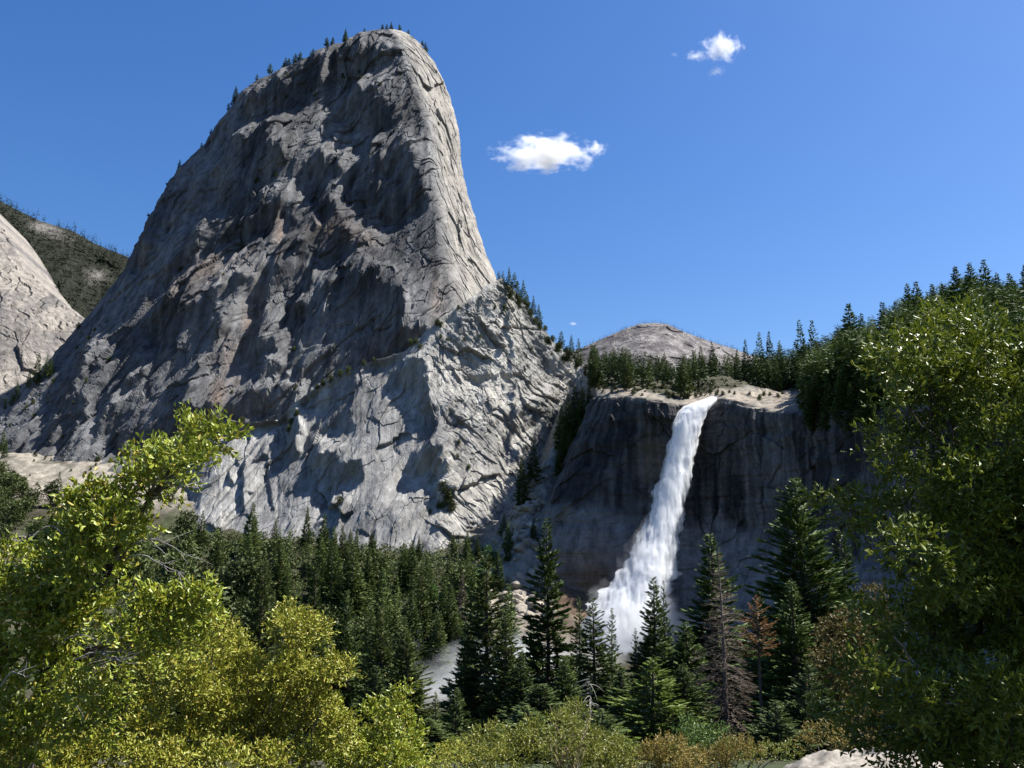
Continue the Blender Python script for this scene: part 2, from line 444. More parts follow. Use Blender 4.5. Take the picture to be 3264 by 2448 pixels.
def inside(poly, X, Y):
    r = np.zeros(X.shape, bool)
    n = len(poly)
    for i in range(n):
        x0, y0 = poly[i]; x1, y1 = poly[(i + 1) % n]
        c = ((y0 > Y) != (y1 > Y))
        with np.errstate(divide='ignore', invalid='ignore'):
            xx = (x1 - x0) * (Y - y0) / ((y1 - y0) if y1 != y0 else 1e-9) + x0
        r ^= c & (X < xx)
    return r

RS = 2.5                                      # relief map step in photo pixels
RW, RH = int(2100 / RS), int(1900 / RS)
def build_relief():
    L = np.zeros((RH, RW)); small = []
    uu, vv = np.meshgrid((np.arange(RW) + 0.5) * RS, (np.arange(RH) + 0.5) * RS)
    # edges of the lit and dark patches are broken: wobble the lookup
    q = np.stack([uu / 40, vv / 40, uu * 0], -1)
    du = fbm(q, 4, 3) * 16; dv = fbm(q, 4, 9) * 16
    for tl, val, pl in LIT_DARK:
        u0, v0 = TL[tl]
        P = [(u0 + x * 0.5, v0 + y * 0.5) for x, y in pl]
        a = np.array(P)
        i0 = max(0, int((a[:, 1].min() - 25) / RS)); i1 = min(RH, int((a[:, 1].max() + 25) / RS) + 1)
        j0 = max(0, int((a[:, 0].min() - 25) / RS)); j1 = min(RW, int((a[:, 0].max() + 25) / RS) + 1)
        s = (slice(i0, i1), slice(j0, j1))
        big = min(np.ptp(a[:, 0]), np.ptp(a[:, 1])) > 42
        if not big:
            small.append((s, inside(P, uu[s] + .5 * du[s], vv[s] + .5 * dv[s]), val))
            continue
        m = inside(P, uu[s] + .4 * du[s], vv[s] + .4 * dv[s])
        L[s] = np.where(m, val, L[s])
    # the traced light breaks along joints: every joint block takes one brightness
    for (cu, cv, w8) in ((40., 66., .55), (21., 36., .75)):
        a_ = (uu + .5 * vv + du * .6) / cu; b_ = (vv - .3 * uu + dv * .6) / cv
        ca, cb = cell_centre(a_, b_, 61)
        A = ca * cu; B = cb * cv
        cu_ = (A - .5 * B) / (1 + .15); cv_ = B + .3 * cu_
        jj = np.clip((cu_ / RS).astype(int), 0, RW - 1); ii = np.clip((cv_ / RS).astype(int), 0, RH - 1)
        L = L * (1 - w8) + L[ii, jj] * w8
    for s, m, val in small:
        L[s] = np.where(m, val, L[s])
    step = RS * 880.0 / FPX
    F = np.fft.fft2(np.pad(L, ((0, RH), (0, RW)), mode='reflect'))
    kx = 2 * np.pi * np.fft.fftfreq(2 * RW, step)[None, :]
    kz = -2 * np.pi * np.fft.fftfreq(2 * RH, step)[:, None]     # rows run downwards
    blur = np.exp(-(kx ** 2 + kz ** 2) * (step * 0.7) ** 2)
    q = SUN.x * kx + SUN.z * kz
    e = 2 * np.pi / 150.0
    H = np.real(np.fft.ifft2(F * blur * 1j * q / (q * q + e * e)))[:RH, :RW]  # relief shaped so the sun gives back the traced light and shade
    return L, H
LMAP, HMAP = build_relief()

def sample(M, u, v):
    x = np.clip(u / RS - 0.5, 0, RW - 1.001); y = np.clip(v / RS - 0.5, 0, RH - 1.001)
    i = y.astype(int); j = x.astype(int); fy = y - i; fx = x - j
    r = M[i, j] * (1 - fx) * (1 - fy) + M[i, j + 1] * fx * (1 - fy) + M[i + 1, j] * (1 - fx) * fy + M[i + 1, j + 1] * fx * fy
    return r * (u < 2090) * (v < 1890)

def rock_relief(X, Z, sc=1.0, seed=0, diag=0.35, crk=1.0, fine=1.0):
    """fractured granite relief in metres towards the viewer"""
    p = np.stack([X / 60, Z / 60, X * 0], -1)
    wx = X + 9 * fbm(p, 3, seed + 1) + diag * Z; wz = Z + 9 * fbm(p, 3, seed + 5) - 0.3 * X
    h = 0
    for k, (sx, sz, off, tilt) in enumerate([(52, 75, 5.0, 8.0), (21, 36, 5.6, 6.0), (8.5, 16, 3.4, 3.0), (3.6, 7, 1.2, .9)]):
        o, t, e = plates(wx / sx, wz / sz, seed + k)
        msk = sm(-.25, .25, noise(np.stack([X / (sx * 3), Z / (sx * 3), X * 0 + k], -1), seed + 33))
        h = h + (off * o + tilt * t) * (.3 + .7 * msk) * (fine if k > 1 else 1.0)
        if k < 3: h = h - .6 * crk * (1.3, .8, .4)[k] * np.exp(-(e / .035) ** 2) * msk
    h = h + 0.55 * fbm(np.stack([(X + diag * Z) / 9, Z / 26, X * 0], -1), 5, seed + 20, 0.6)
    return h * sc

def interp(x, pts, k=1):
    a = np.array(pts, float)
    o = np.argsort(a[:, 0])
    return np.interp(x, a[o, 0], a[o, k])

def vnormals(P):
    du = np.gradient(P, axis=1); dv = np.gradient(P, axis=0)
    n = np.cross(du, dv)
    n /= np.linalg.norm(n, axis=-1, keepdims=True) + 1e-9
    return n

# ------------------------------------------------------------------ the great granite dome
def build_dome():
    Lp = [(93,1212),(97,1180),(110,1150),(160,1035),(200,960),(250,830),(290,770),(340,735),(400,690),(460,650),(545,560),(660,490),(780,430),(855,398),(960,320),(1050,240),(1130,170),(1200,105),(1290,10),(1380,-110),(1500,-260),(1640,-420)]
    Rp = [(93,1255),(98,1280),(106,1298),(117,1313),(135,1334),(155,1352),(200,1386),(310,1436),(410,1461),(560,1476),(665,1505),(800,1545),(870,1575),(960,1620),(1100,1700),(1300,1760),(1640,1800)]
    Bp = [(93,1236),(120,1252),(150,1266),(250,1300),(400,1350),(560,1372),(700,1385),(800,1390),(900,1395),(1000,1400),(1100,1410),(1300,1430),(1640,1460)]   # the rib
    m, n = 760, 900
    v = 93 + (1600 - 93) * np.linspace(0, 1, m) ** 1.02
    uL = interp(v, Lp); uR = interp(v, Rp); uB = interp(v, Bp)
    jit = fbm(np.stack([v / 25, v * 0, v * 0], -1), 4, 2) * 6 * sm(93, 160, v)
    uL = uL + jit; uR = uR + fbm(np.stack([v / 40, v * 0, v * 0 + 5], -1), 4, 4) * 4 * sm(93, 160, v)
    s = np.linspace(0, 1, n)
    sB = ((uB - uL) / (uR - uL))[:, None]
    # more columns for the foreshortened lit side
    sb = 0.72
    S = np.where(s[None] < sb, s[None] / sb * sB, sB + (s[None] - sb) / (1 - sb) * (1 - sB))
    U = uL[:, None] + S * (uR - uL)[:, None]
    V = np.repeat(v[:, None], n, 1)
    Yc = np.interp(v, [93, 160, 300, 600, 900, 1200, 1350, 1600], [1150, 1118, 1085, 1025, 965, 915, 890, 850])[:, None]
    fl = np.clip(1 - S / sB, 0, 1)
    leftdrop = np.interp(v, [93, 200, 500, 900, 1300, 1600], [25, 70, 110, 130, 150, 160])[:, None]
    rb = np.clip((S - sB) / (1 - sB + 1e-6), 0, 1)
    rightdrop = np.interp(v, [93, 150, 300, 700, 1000, 1600], [30, 90, 150, 190, 180, 170])[:, None]
    k = 0.17
    soft = np.sqrt((rb) ** 2 + k * k) - k
    Y = Yc + leftdrop * (0.06 * fl + 0.94 * fl ** 8) + rightdrop * (0.75 * soft + 0.25 * soft ** 3)
    P = pix(U, V, Y)
    nr = vnormals(P)
    nr *= np.where((nr[..., 1] > 0)[..., None], -1, 1)
    X, Z = P[..., 0], P[..., 2]
    front = 1 - sm(0.0, 0.5, rb)
    edge = sm(0, 0.03, S) * sm(0, 0.02, 1 - S) * sm(93, 130, V)
    h = rock_relief(X, Z, 1.0, 0, -0.45) * (0.35 + 0.65 * front)
    sidetex = rock_relief(Y * 0.8, Z * .6, 0.95, 40, 0.1, .25)
    h = h * front + sidetex * (1 - front)
    # long inclined ribs on the lower left flank
    ribm = sm(950, 1200, V) * (1 - sm(500, 760, U))
    ribs = fbm(np.stack([(X - 0.6 * Z) / 16, (Z + .5 * X) / 170, X * 0], -1), 4, 31, 0.55, True)
    o9, t9, e9 = plates((X - .6 * Z) / 11, (Z + .5 * X) / 70, 35)
    h = h * (1 - .45 * ribm) + ribm * (3.5 * ribs + 5.0 * o9 + 4.0 * t9)
    # vertical flutes in the big overhang
    fl2 = fbm(np.stack([(X - 0.2 * Z) / 9, Z / 120, X * 0], -1), 3, 51)
    h = h + 1.0 * fl2 * front
    P = P + nr * (h * edge)[..., None]
    R = sample(HMAP, U, V) * 1.75 * front * edge
    P[..., 1] -= R
    # colour: pale granite, dark varnish on the high face, tan stains
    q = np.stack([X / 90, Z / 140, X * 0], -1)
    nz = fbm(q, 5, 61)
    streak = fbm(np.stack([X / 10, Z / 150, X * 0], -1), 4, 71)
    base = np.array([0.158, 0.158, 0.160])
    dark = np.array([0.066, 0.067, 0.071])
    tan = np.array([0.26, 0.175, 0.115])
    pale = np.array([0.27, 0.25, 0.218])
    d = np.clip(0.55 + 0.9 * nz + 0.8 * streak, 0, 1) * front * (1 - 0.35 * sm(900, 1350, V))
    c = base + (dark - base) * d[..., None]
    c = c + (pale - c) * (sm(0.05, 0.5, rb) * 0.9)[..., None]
    tn = np.zeros(U.shape)
    for (cu, cv, ru, rv, a) in [(790, 1020, 28, 60, .9), (745, 1140, 45, 75, .9), (700, 1250, 25, 60, .8), (890, 740, 16, 70, .8), (700, 860, 120, 60, .45), (560, 930, 120, 70, .3), (1050, 730, 70, 40, .35), (1390, 960, 22, 80, .7), (820, 930, 30, 70, .5), (1150, 760, 60, 40, .3)]:
        tn = np.maximum(tn, a * np.exp(-(((U - cu) / ru) ** 2 + ((V - cv) / rv) ** 2)) * (1 + 0.8 * nz))
    c = c + (tan - c) * np.clip(tn * .45, 0, 1)[..., None]
    # back of the mountain
    def back(col, du, dy):
        u = U[:, col] + du
        y = Y[:, col] + dy
        p = P[:, col].copy()
        p[:, 0] = (u - 1632) / FPX * y / 1.0 * (p[:, 0] / ((U[:, col] - 1632) / FPX * Y[:, col] + 1e-6) if False else 1)
        a = (1224.0 - V[:, col]) / FPX
        p[:, 0] = (u - 1632) / FPX * (y / (CT - a * ST)); p[:, 1] = y
        return p
    cols = [P]
    bl = back(0, 25, 160); br = back(-1, -25, 160)
    mid = (bl + br) / 2; mid[:, 1] += 120
    full = np.concatenate([bl[:, None], P, br[:, None], mid[:, None]], 1)
    nn = full.shape[1]
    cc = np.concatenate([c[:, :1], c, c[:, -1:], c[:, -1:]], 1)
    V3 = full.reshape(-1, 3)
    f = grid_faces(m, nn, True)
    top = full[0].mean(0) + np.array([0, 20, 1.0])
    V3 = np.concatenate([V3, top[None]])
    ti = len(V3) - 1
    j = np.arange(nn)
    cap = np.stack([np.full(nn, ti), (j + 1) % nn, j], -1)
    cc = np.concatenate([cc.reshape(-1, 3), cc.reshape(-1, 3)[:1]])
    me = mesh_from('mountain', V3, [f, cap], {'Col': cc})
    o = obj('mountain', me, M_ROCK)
    tag(o, 'huge bare grey granite dome with sunlit right flank rising over the forest', 'mountain', kind='structure')
    return U, V, P
DU, DV, DP = build_dome()

# ------------------------------------------------------------------ the broken lower buttress under the ledge
def build_buttress():
    Tp = [(430,1520),(560,1452),(640,1372),(700,1342),(790,1346),(885,1338),(930,1292),(1010,1232),(1090,1192),(1180,1152),(1290,1118),(1340,1080),(1370,1040),(1420,1000),(1500,950),(1560,905),(1600,888),(1650,935),(1700,1005),(1760,1085),(1850,1170),(1905,1235),(1960,1300)]
    m, n = 520, 900
    u = np.linspace(430, 1960, n)
    vt = interp(u, Tp) + fbm(np.stack([u / 30, u * 0, u * 0], -1), 4, 12) * 7
    t = np.linspace(0, 1, m)
    vb = 1840.0
    U = np.repeat(u[None], m, 0)
    V = vt[None] + (vb - vt[None]) * t[:, None]
    Yt = interp(u, [(430,905),(640,872),(900,862),(1200,858),(1400,872),(1560,905),(1700,950),(1850,965),(1960,940)])
    Yb = interp(u, [(430,760),(640,735),(1200,722),(1400,726),(1560,758),(1700,800),(1960,890)])
    # slope is set by height
    tt = t[:, None]
    Y = Yt[None] + (Yb - Yt)[None] * (0.8 * tt + 0.2 * tt ** 2)
    P = pix(U, V, Y)
    nr = vnormals(P)
    nr *= np.where((nr[..., 1] > 0)[..., None], -1, 1)
    X, Z = P[..., 0], P[..., 2]
    edge = sm(0, 0.03, tt) * np.ones_like(U)
    right = sm(1320, 1480, U)
    h = rock_relief(X, Z, 0.95, 80, -0.2, 1.0, .38) * (1 - right) + rock_relief(X + 0.0, Z, 1.35, 90, 0.8, 1.0, .75) * right
    blk = fbm(np.stack([(X - 0.6 * Z) / 7, (Z + .5 * X) / 12, X * 0], -1), 4, 95, 0.6, True)
    h = h + 0.7 * blk * right * (1 - 0.7 * sm(1250, 1450, V))
    P = P + nr * (h * edge)[..., None]
    P[..., 1] -= sample(HMAP, U, V) * 1.3 * edge * (1 - sm(1800, 1950, U))
    q = np.stack([X / 60, Z / 80, X * 0], -1)
    nz = fbm(q, 5, 161)
    streak = fbm(np.stack([X / 8, Z / 70, X * 0], -1), 4, 171)
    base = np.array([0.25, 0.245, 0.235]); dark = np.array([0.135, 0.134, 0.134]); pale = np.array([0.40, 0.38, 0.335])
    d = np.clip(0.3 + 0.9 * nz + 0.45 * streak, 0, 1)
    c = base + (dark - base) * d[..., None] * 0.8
    c = c + (pale - c) * (np.clip(right * 0.55 - 0.5 * nz, 0, 1))[..., None]  # right zone painted paler, its sunlit brightness put into the colour
    # ledge running back into the wall, and the far side of the ridge
    rows = []
    for k, (dy, dz) in enumerate([(140, -6), (70, 2), (30, 3), (8, 1)]):
        r = P[0].copy(); r[:, 1] += dy; r[:, 2] += dz * (1 if dz < 0 or True else 1) + dy * 0.05 * 0
        rr = sm(1580, 1700, u)                       # right crest falls away behind
        r[:, 2] -= rr * dy * 0.35
        rows.append(r)
    full = np.concatenate([np.stack(rows), P], 0)
    cc = np.concatenate([np.repeat(c[:1], 4, 0) * 0.9, c], 0)
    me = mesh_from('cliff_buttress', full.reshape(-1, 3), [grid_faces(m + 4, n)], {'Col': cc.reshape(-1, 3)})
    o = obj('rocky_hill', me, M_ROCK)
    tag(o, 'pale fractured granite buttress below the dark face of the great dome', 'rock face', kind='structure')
    return U, V, P
BU, BV, BP = build_buttress()

# ------------------------------------------------------------------ valley ground
def G(x, y):
    x = np.asarray(x, float); y = np.asarray(y, float)
    z = np.interp(y, [-400, -60, -8, 0, 12, 30, 60, 120, 250, 400, 500, 600, 700, 760, 900, 1100, 1400, 9000],
                  [60, 14, -0.6, -1.75, -3.1, -6.6, -12.5, -24.5, -58, -86, -76, -42, -6, 18, 96, 120, 120, 100])
    nearx = sm(60, 200, y)
    z = z + nearx * np.clip(np.abs(x) - 250, 0, 600) * 0.06
    z = z + np.interp(y, [600, 660, 760, 830, 1000], [0, 10, 62, 90, 60]) * np.exp(-((x - np.interp(y, [640, 760, 820], [-3, 29, 60])) / 26) ** 2)
    z = z + 12 * np.exp(-((x - 42) / 25) ** 2 - ((y - 632) / 38) ** 2)
    z = z - sm(880, 1000, y) * sm(-100, 60, x) * 120
    p = np.stack(np.broadcast_arrays(x / 45, y / 45, x * 0), -1)
    z = z + fbm(p, 4, 200) * 3.5 * sm(40, 200, y)
    gm = np.exp(-((x - 20) / 55) ** 2) * sm(560, 610, y)
    if np.ndim(gm):
        xb, yb = np.broadcast_arrays(x * 1.0, y * 1.0)
        o1, t1, e1 = plates(xb / 13 + yb / 40, yb / 11, 215)
        o2, t2, e2 = plates(xb / 5, yb / 6, 216)
        z = z + gm * (o1 * 4 + t1 * 5 + o2 * 2 + t2 * 2)
    p = np.stack(np.broadcast_arrays(x / 4, y / 4, x * 0), -1)
    z = z + fbm(p, 3, 210) * 0.22
    return z

def build_ground():
    xs = np.concatenate([np.linspace(-6000, -700, 12), np.linspace(-680, 500, 420), np.linspace(520, 6000, 12)])
    ys = np.concatenate([np.linspace(-400, -20, 12), np.linspace(-15, 60, 70), np.linspace(62, 420, 100), np.linspace(422, 1000, 300), np.linspace(1050, 9000, 14)])
    X, Y = np.meshgrid(xs, ys)
    Z = G(X, Y)
    q = np.stack([X / 25, Y / 25, X * 0], -1)
    n = fbm(q, 5, 220)
    soil = np.array([0.055, 0.05, 0.032]); green = np.array([0.035, 0.045, 0.018]); sand = np.array([0.24, 0.215, 0.175]); rockc = np.array([0.27, 0.245, 0.205])
    c = soil + (green - soil) * sm(-0.3, 0.4, n)[..., None]
    s = sm(790, 830, Y) * (1 - sm(-250, -190, X)) * sm(-0.5, 0.1, n + 0.35)
    c = c + (sand - c) * s[..., None]
    s = np.exp(-((X - 14) / 40) ** 2) * sm(560, 640, Y)
    c = c + (rockc - c) * np.clip(s * 1.4, 0, 1)[..., None]
    s = np.exp(-((X - 45) / 32) ** 2 - ((Y - 620) / 55) ** 2) * np.clip(.9 + n, 0, 1)
    c = c + (np.array([.12, .078, .05]) - c) * np.clip(s * 1.3, 0, 1)[..., None]
    me = mesh_from('ground', np.stack([X, Y, Z], -1).reshape(-1, 3), [grid_faces(len(ys), len(xs))], {'Col': c.reshape(-1, 3)}, smooth=True)
    o = obj('ground', me, rock_mat('earth', 1.5, 0.6, 0.4))
    tag(o, 'brushy valley floor and slopes under the forest', 'ground', kind='structure')
build_ground()

# ------------------------------------------------------------------ the waterfall cliff and the plateau above it
RIM = np.array([(1915,1262,800),(1900,1262,740),(1898,1262,708),(1935,1262,690),(1990,1262,674),(2060,1268,662),(2110,1275,657),(2160,1290,655),(2230,1284,656),(2290,1268,652),(2340,1275,640),(2430,1300,620),(2560,1312,590),(2640,1310,565),(2760,1300,530),(2900,1290,492),(3100,1280,452),(3300,1275,425),(3600,1275,395)], float)
def rim_curve(n):
    p = pix(RIM[:, 0], RIM[:, 1], RIM[:, 2])
    d = np.concatenate([[0], np.cumsum(np.linalg.norm(np.diff(p[:, :2], axis=0), axis=1))])
    t = np.linspace(0, d[-1], n)
    q = np.stack([np.interp(t, d, p[:, k]) for k in range(3)], -1)
    ker = np.ones(17) / 17
    for k in range(3):
        a = np.pad(q[:, k], 8, mode='edge'); q[:, k] = np.convolve(a, ker, 'valid')
    return t, q
def build_cliff():
    n, m = 760, 420
    t, q = rim_curve(n)
    tan = np.gradient(q[:, :2], axis=0); tan /= np.linalg.norm(tan, axis=1)[:, None]
    for k in range(2):
        a = np.pad(tan[:, k], 25, mode='edge'); tan[:, k] = np.convolve(a, np.ones(51) / 51, 'valid')
    tan /= np.linalg.norm(tan, axis=1)[:, None]
    out = np.stack([tan[:, 1], -tan[:, 0]], -1)           # towards the gorge
    f = np.linspace(0, 1, m)
    drop = np.interp(f, [0, .06, 1], [0, 6, 235])
    u_r, _ = proj(q)
    push = np.interp(drop, [0, 3, 8, 30, 85, 100, 170, 235], [0, 3.5, 4.5, 6, 11, 18, 62, 98])[:, None] * np.interp(u_r, [1900, 2000, 2150, 2300, 2700], [0.85, 0.8, 0.62, 0.9, 1.0])[None]
    kl = (1 - sm(1915, 2090, u_r))[None]
    push = push * (1 - kl) + kl * (drop[:, None] * .44)
    X = q[None, :, 0] + out[None, :, 0] * push
    Y = q[None, :, 1] + out[None, :, 1] * push
    Z = q[None, :, 2] - drop[:, None]
    T = np.repeat(t[None], m, 0)
    tt = f[:, None]
    nzw = fbm(np.stack([T / 30, Z / 30, T * 0], -1), 4, 134)
    h = rock_relief(T, Z, 0.6, 120, 0.1) * sm(0, 0.03, tt) * (1 - 0.6 * sm(0.42, 0.5, tt))
    h = h + 0.7 * fbm(np.stack([T / 7, Z / 50, T * 0], -1), 4, 130, .5, True) * sm(0, 0.05, tt) * (1 - sm(0.4, 0.5, tt) * .8)
    led = fbm(np.stack([T / 70, Z / 9, T * 0], -1), 4, 133, .55) * sm(0.05, .1, tt)
    h = h + 2.2 * np.clip(led, -.3, .6)
    o2, t2, e2 = plates((T + .2 * Z) / 30 + .3 * nzw, (Z - .3 * T) / 26, 137)
    h = h + (3.6 * o2 + 5.0 * t2) * sm(0.04, .1, tt) * (1 - .5 * sm(.45, .55, tt))
    h = h + 2.2 * rock_relief(T, Z, 0.3, 140, 0.0) * (1 - sm(0.06, 0.16, tt)) * sm(0.0, 0.02, tt)
    X = X + out[None, :, 0] * h; Y = Y + out[None, :, 1] * h
    Z = Z + 0.25 * h * (1 - sm(0.05, .15, tt))
    U, V = proj(np.stack([X, Y, Z], -1))
    nz = fbm(np.stack([T / 40, Z / 60, T * 0], -1), 5, 150)
    st = fbm(np.stack([T / 6, Z / 110, T * 0], -1), 4, 155)
    grey = np.array([0.145, 0.14, 0.135]); dark = np.array([0.032, 0.031, 0.031]); slab = np.array([0.19, 0.185, 0.183]); brown = np.array([0.20, 0.115, 0.065]); pale = np.array([0.24, 0.215, 0.18])  # cliff tones darkened, part of its shade put into the colour
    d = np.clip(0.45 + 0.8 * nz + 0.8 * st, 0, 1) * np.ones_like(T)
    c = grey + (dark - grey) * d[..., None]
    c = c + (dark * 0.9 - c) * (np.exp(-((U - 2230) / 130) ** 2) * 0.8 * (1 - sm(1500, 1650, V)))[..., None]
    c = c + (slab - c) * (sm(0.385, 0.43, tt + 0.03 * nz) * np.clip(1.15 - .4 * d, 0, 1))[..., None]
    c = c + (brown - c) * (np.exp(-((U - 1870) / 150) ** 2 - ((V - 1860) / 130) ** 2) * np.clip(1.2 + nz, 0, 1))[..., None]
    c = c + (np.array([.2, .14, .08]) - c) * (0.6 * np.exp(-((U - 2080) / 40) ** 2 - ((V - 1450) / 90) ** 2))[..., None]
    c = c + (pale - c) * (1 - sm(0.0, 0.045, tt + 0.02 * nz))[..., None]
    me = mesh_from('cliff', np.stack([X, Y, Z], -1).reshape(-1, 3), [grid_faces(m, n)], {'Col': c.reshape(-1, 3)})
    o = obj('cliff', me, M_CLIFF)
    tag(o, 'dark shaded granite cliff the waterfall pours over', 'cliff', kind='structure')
    return t, q
CT_T, CT_Q = build_cliff()

def plateau_z(u, wd, zr):
    a = np.interp(wd, [0, 15, 60, 130, 350, 800, 1600, 3000], [0, 7, 24, 42, 92, 150, 205, 230])
    b = np.interp(wd, [0, 20, 60, 120, 250, 500, 1600, 3000], [0, 14, 42, 72, 125, 190, 260, 280])
    k = sm(2540, 3050, u)
    return zr + a * (1 - k) + b * k
PLU = None
def build_plateau():
    global PLU
    n = 300
    t, q = rim_curve(760)
    q = q[110:]                                           # the front rim, left of the fall to beyond the frame
    ii = np.linspace(0, len(q) - 1, n).astype(int); q = q[ii]
    u, _ = proj(q)
    wd = np.concatenate([np.linspace(-1.5, 120, 110), np.linspace(124, 500, 70), np.linspace(520, 3000, 30)])
    X = q[None, :, 0] + np.maximum(wd, 0)[:, None] * (q[None, :, 0] / q[None, :, 1]) * 0.9
    Y = q[None, :, 1] + wd[:, None]
    Z = plateau_z(u[None], np.maximum(wd, 0)[:, None], q[None, :, 2])
    Z = Z + (fbm(np.stack([X / 30, Y / 30, X * 0], -1), 5, 240) * 3.2 + fbm(np.stack([X / 6, Y / 10, X * 0], -1), 4, 241, .5, True) * 0.8 - .6) * sm(0, 40, wd)[:, None]
    o1, t1, e1 = plates(X / 16, Y / 12, 245)
    Z = Z + (o1 * 1.6 + t1 * 3) * (sm(0, 8, wd) * (1 - sm(80, 130, wd)))[:, None]
    Z = Z - np.where(wd < 0, 1.2, 0)[:, None]
    nz = fbm(np.stack([X / 25, Y / 25, X * 0], -1), 5, 250)
    rockc = np.array([0.27, 0.232, 0.185]); gr = np.array([0.18, 0.165, 0.14]); soil = np.array([0.05, 0.048, 0.028])
    U = np.repeat(u[None], len(wd), 0)
    c = rockc + (gr - rockc) * sm(-.2, .5, nz)[..., None]
    f = sm(14, 34, wd[:, None] + nz * 26 - 50 * sm(2310, 2400, U)) * np.ones_like(U)
    f = np.maximum(f, sm(2590, 2680, U))
    c = c + (soil - c) * f[..., None]
    me = mesh_from('plateau', np.stack([X, Y, Z], -1).reshape(-1, 3), [grid_faces(len(wd), n)], {'Col': c.reshape(-1, 3)}, smooth=True)
    o = obj('terrain', me, rock_mat('plateau_granite', 2.0, 0.8, 0.25))
    tag(o, 'pale granite shelf and wooded slope above the waterfall', 'terrain', kind='structure')
    PLU = (u, q)
build_plateau()
def plateau_point(u, wd):
    i = np.argmin(np.abs(PLU[0] - u))
    q = PLU[1][i]
    x = q[0] + wd * q[0] / q[1] * 0.9
    return np.array([x, q[1] + wd, float(plateau_z(np.array(u), wd, q[2]))])

# ------------------------------------------------------------------ far mountains
def ridge(name, prof, Y0, slope, n, m, depth_rows, colf, seed, rough, mat, label, cat, pitch_rows=1.0):
    """a mountainside: skyline profile (u,v) at distance Y0, front slope running down towards us"""
    u = np.linspace(prof[0][0], prof[-1][0], n)
    v = interp(u, prof)
    top = pix(u, v, Y0)
    t = np.linspace(0, 1, m)
    down = depth_rows * t
    X = np.repeat(top[None, :, 0], m, 0); Y = top[None, :, 1] - down[:, None] / slope; Z = top[None, :, 2] - down[:, None]
    X = X * (Y / top[None, :, 1])
    h = fbm(np.stack([X / rough, Z / rough, Y / rough], -1), 6, seed, .52, True)
    o1, t1, e1 = plates(X / (rough * .5), Z / (rough * .6), seed)
    h = (h * .5 + t1 * .8 + o1 * .25) * rough * 0.14 * sm(0, 0.04, t)[:, None]
    Y = Y - h
    bk = np.stack([top * 1.0, top * 1.0])
    bk[0][:, 1] += depth_rows * 1.2; bk[0][:, 2] -= depth_rows * .6
    bk[1][:, 1] += depth_rows * .15; bk[1][:, 2] -= depth_rows * .02
    P = np.concatenate([bk, np.stack([X, Y, Z], -1)], 0)
    c = colf(X, Y, Z, *proj(np.stack([X, Y, Z], -1)))
    c = np.concatenate([c[:1], c[:1], c], 0)
    me = mesh_from(name, P.reshape(-1, 3), [grid_faces(m + 2, n)], {'Col': c.reshape(-1, 3)})
    o = obj(name, me, mat)
    tag(o, label, cat, kind='structure')
    return P[2:]

def c_distant(X, Y, Z, U, V):
    n = fbm(np.stack([X / 90, Z / 60, X * 0], -1), 5, 300)
    a = np.array([0.19, 0.175, 0.17]); b = np.array([0.10, 0.09, 0.092])
    return a + (b - a) * sm(-.3, .4, n)[..., None]
DIST = ridge('distant_hill', [(1700,1150),(1850,1112),(1900,1088),(1950,1066),(2000,1045),(2040,1032),(2090,1029),(2130,1034),(2180,1058),(2240,1080),(2300,1100),(2340,1112),(2400,1135),(2700,1200)], 3600, 0.62, 260, 130, 420, c_distant, 301, 160, M_FAR, 'distant pinkish grey granite hill dotted with burnt trees', 'hill')
def c_lefthill(X, Y, Z, U, V):
    n = fbm(np.stack([X / 60, Z / 60, X * 0], -1), 5, 310)
    a = np.array([0.016, 0.018, 0.011]); b = np.array([0.14, 0.13, 0.115])
    f = np.clip(np.exp(-((U - 170 - (V - 745) * 1.4) / 38) ** 2 - ((V - 735) / 26) ** 2) * 1.4 + np.exp(-((U - 300) / 36) ** 2 - ((V - 880) / 26) ** 2) * (0.6 + n), 0, 1)
    return a + (b - a) * f[..., None]
LHILL = ridge('hill', [(-500,380),(-200,520),(0,640),(60,672),(130,705),(230,735),(300,775),(345,795),(405,818),(470,850),(620,940)], 1900, 1.0, 260, 160, 620, c_lefthill, 311, 120, M_FAR, 'dark forested hillside behind the left shoulder of the dome', 'hill')

def build_left_dome():
    Rp = [(560,-130),(640,-50),(690,-12),(760,32),(840,82),(914,140),(960,198),(1000,252),(1040,300),(1120,330),(1420,420)]
    m, n = 330, 260
    v = np.linspace(560, 1420, m)
    uR = interp(v, Rp); uL = -420.0
    S = np.linspace(0, 1, n)[None]
    U = uL + S * (uR - uL)[:, None]
    V = np.repeat(v[:, None], n, 1)
    Yc = np.interp(v, [560, 900, 1200, 1420], [1420, 1300, 1190, 1120])[:, None]
    Y = Yc + 170 * S ** 2.2
    P = pix(U, V, Y); nr = vnormals(P); nr *= np.where((nr[..., 1] > 0)[..., None], -1, 1)
    X, Z = P[..., 0], P[..., 2]
    h = rock_relief(X, Z, 0.95, 340, 0.7) * sm(0, .02, 1 - S)
    P = P + nr * h[..., None]
    nz = fbm(np.stack([X / 60, Z / 60, X * 0], -1), 5, 350); st = fbm(np.stack([(X + .5 * Z) / 14, Z / 90, X * 0], -1), 4, 351)
    a = np.array([0.225, 0.203, 0.178]); b = np.array([0.12, 0.112, 0.107])
    c = a + (b - a) * np.clip(.35 + nz + .6 * st, 0, 1)[..., None]
    br = P[:, -1].copy(); br[:, 1] += 200; br[:, 0] -= 30
    full = np.concatenate([P, br[:, None]], 1); cc = np.concatenate([c, c[:, -1:]], 1)
    me = mesh_from('left_dome', full.reshape(-1, 3), [grid_faces(m, n + 1)], {'Col': cc.reshape(-1, 3)})
    tag(obj('mountain', me, M_ROCK), 'pale sunlit granite slope at the left edge behind the dome', 'mountain', kind='structure')
    return U, V, P
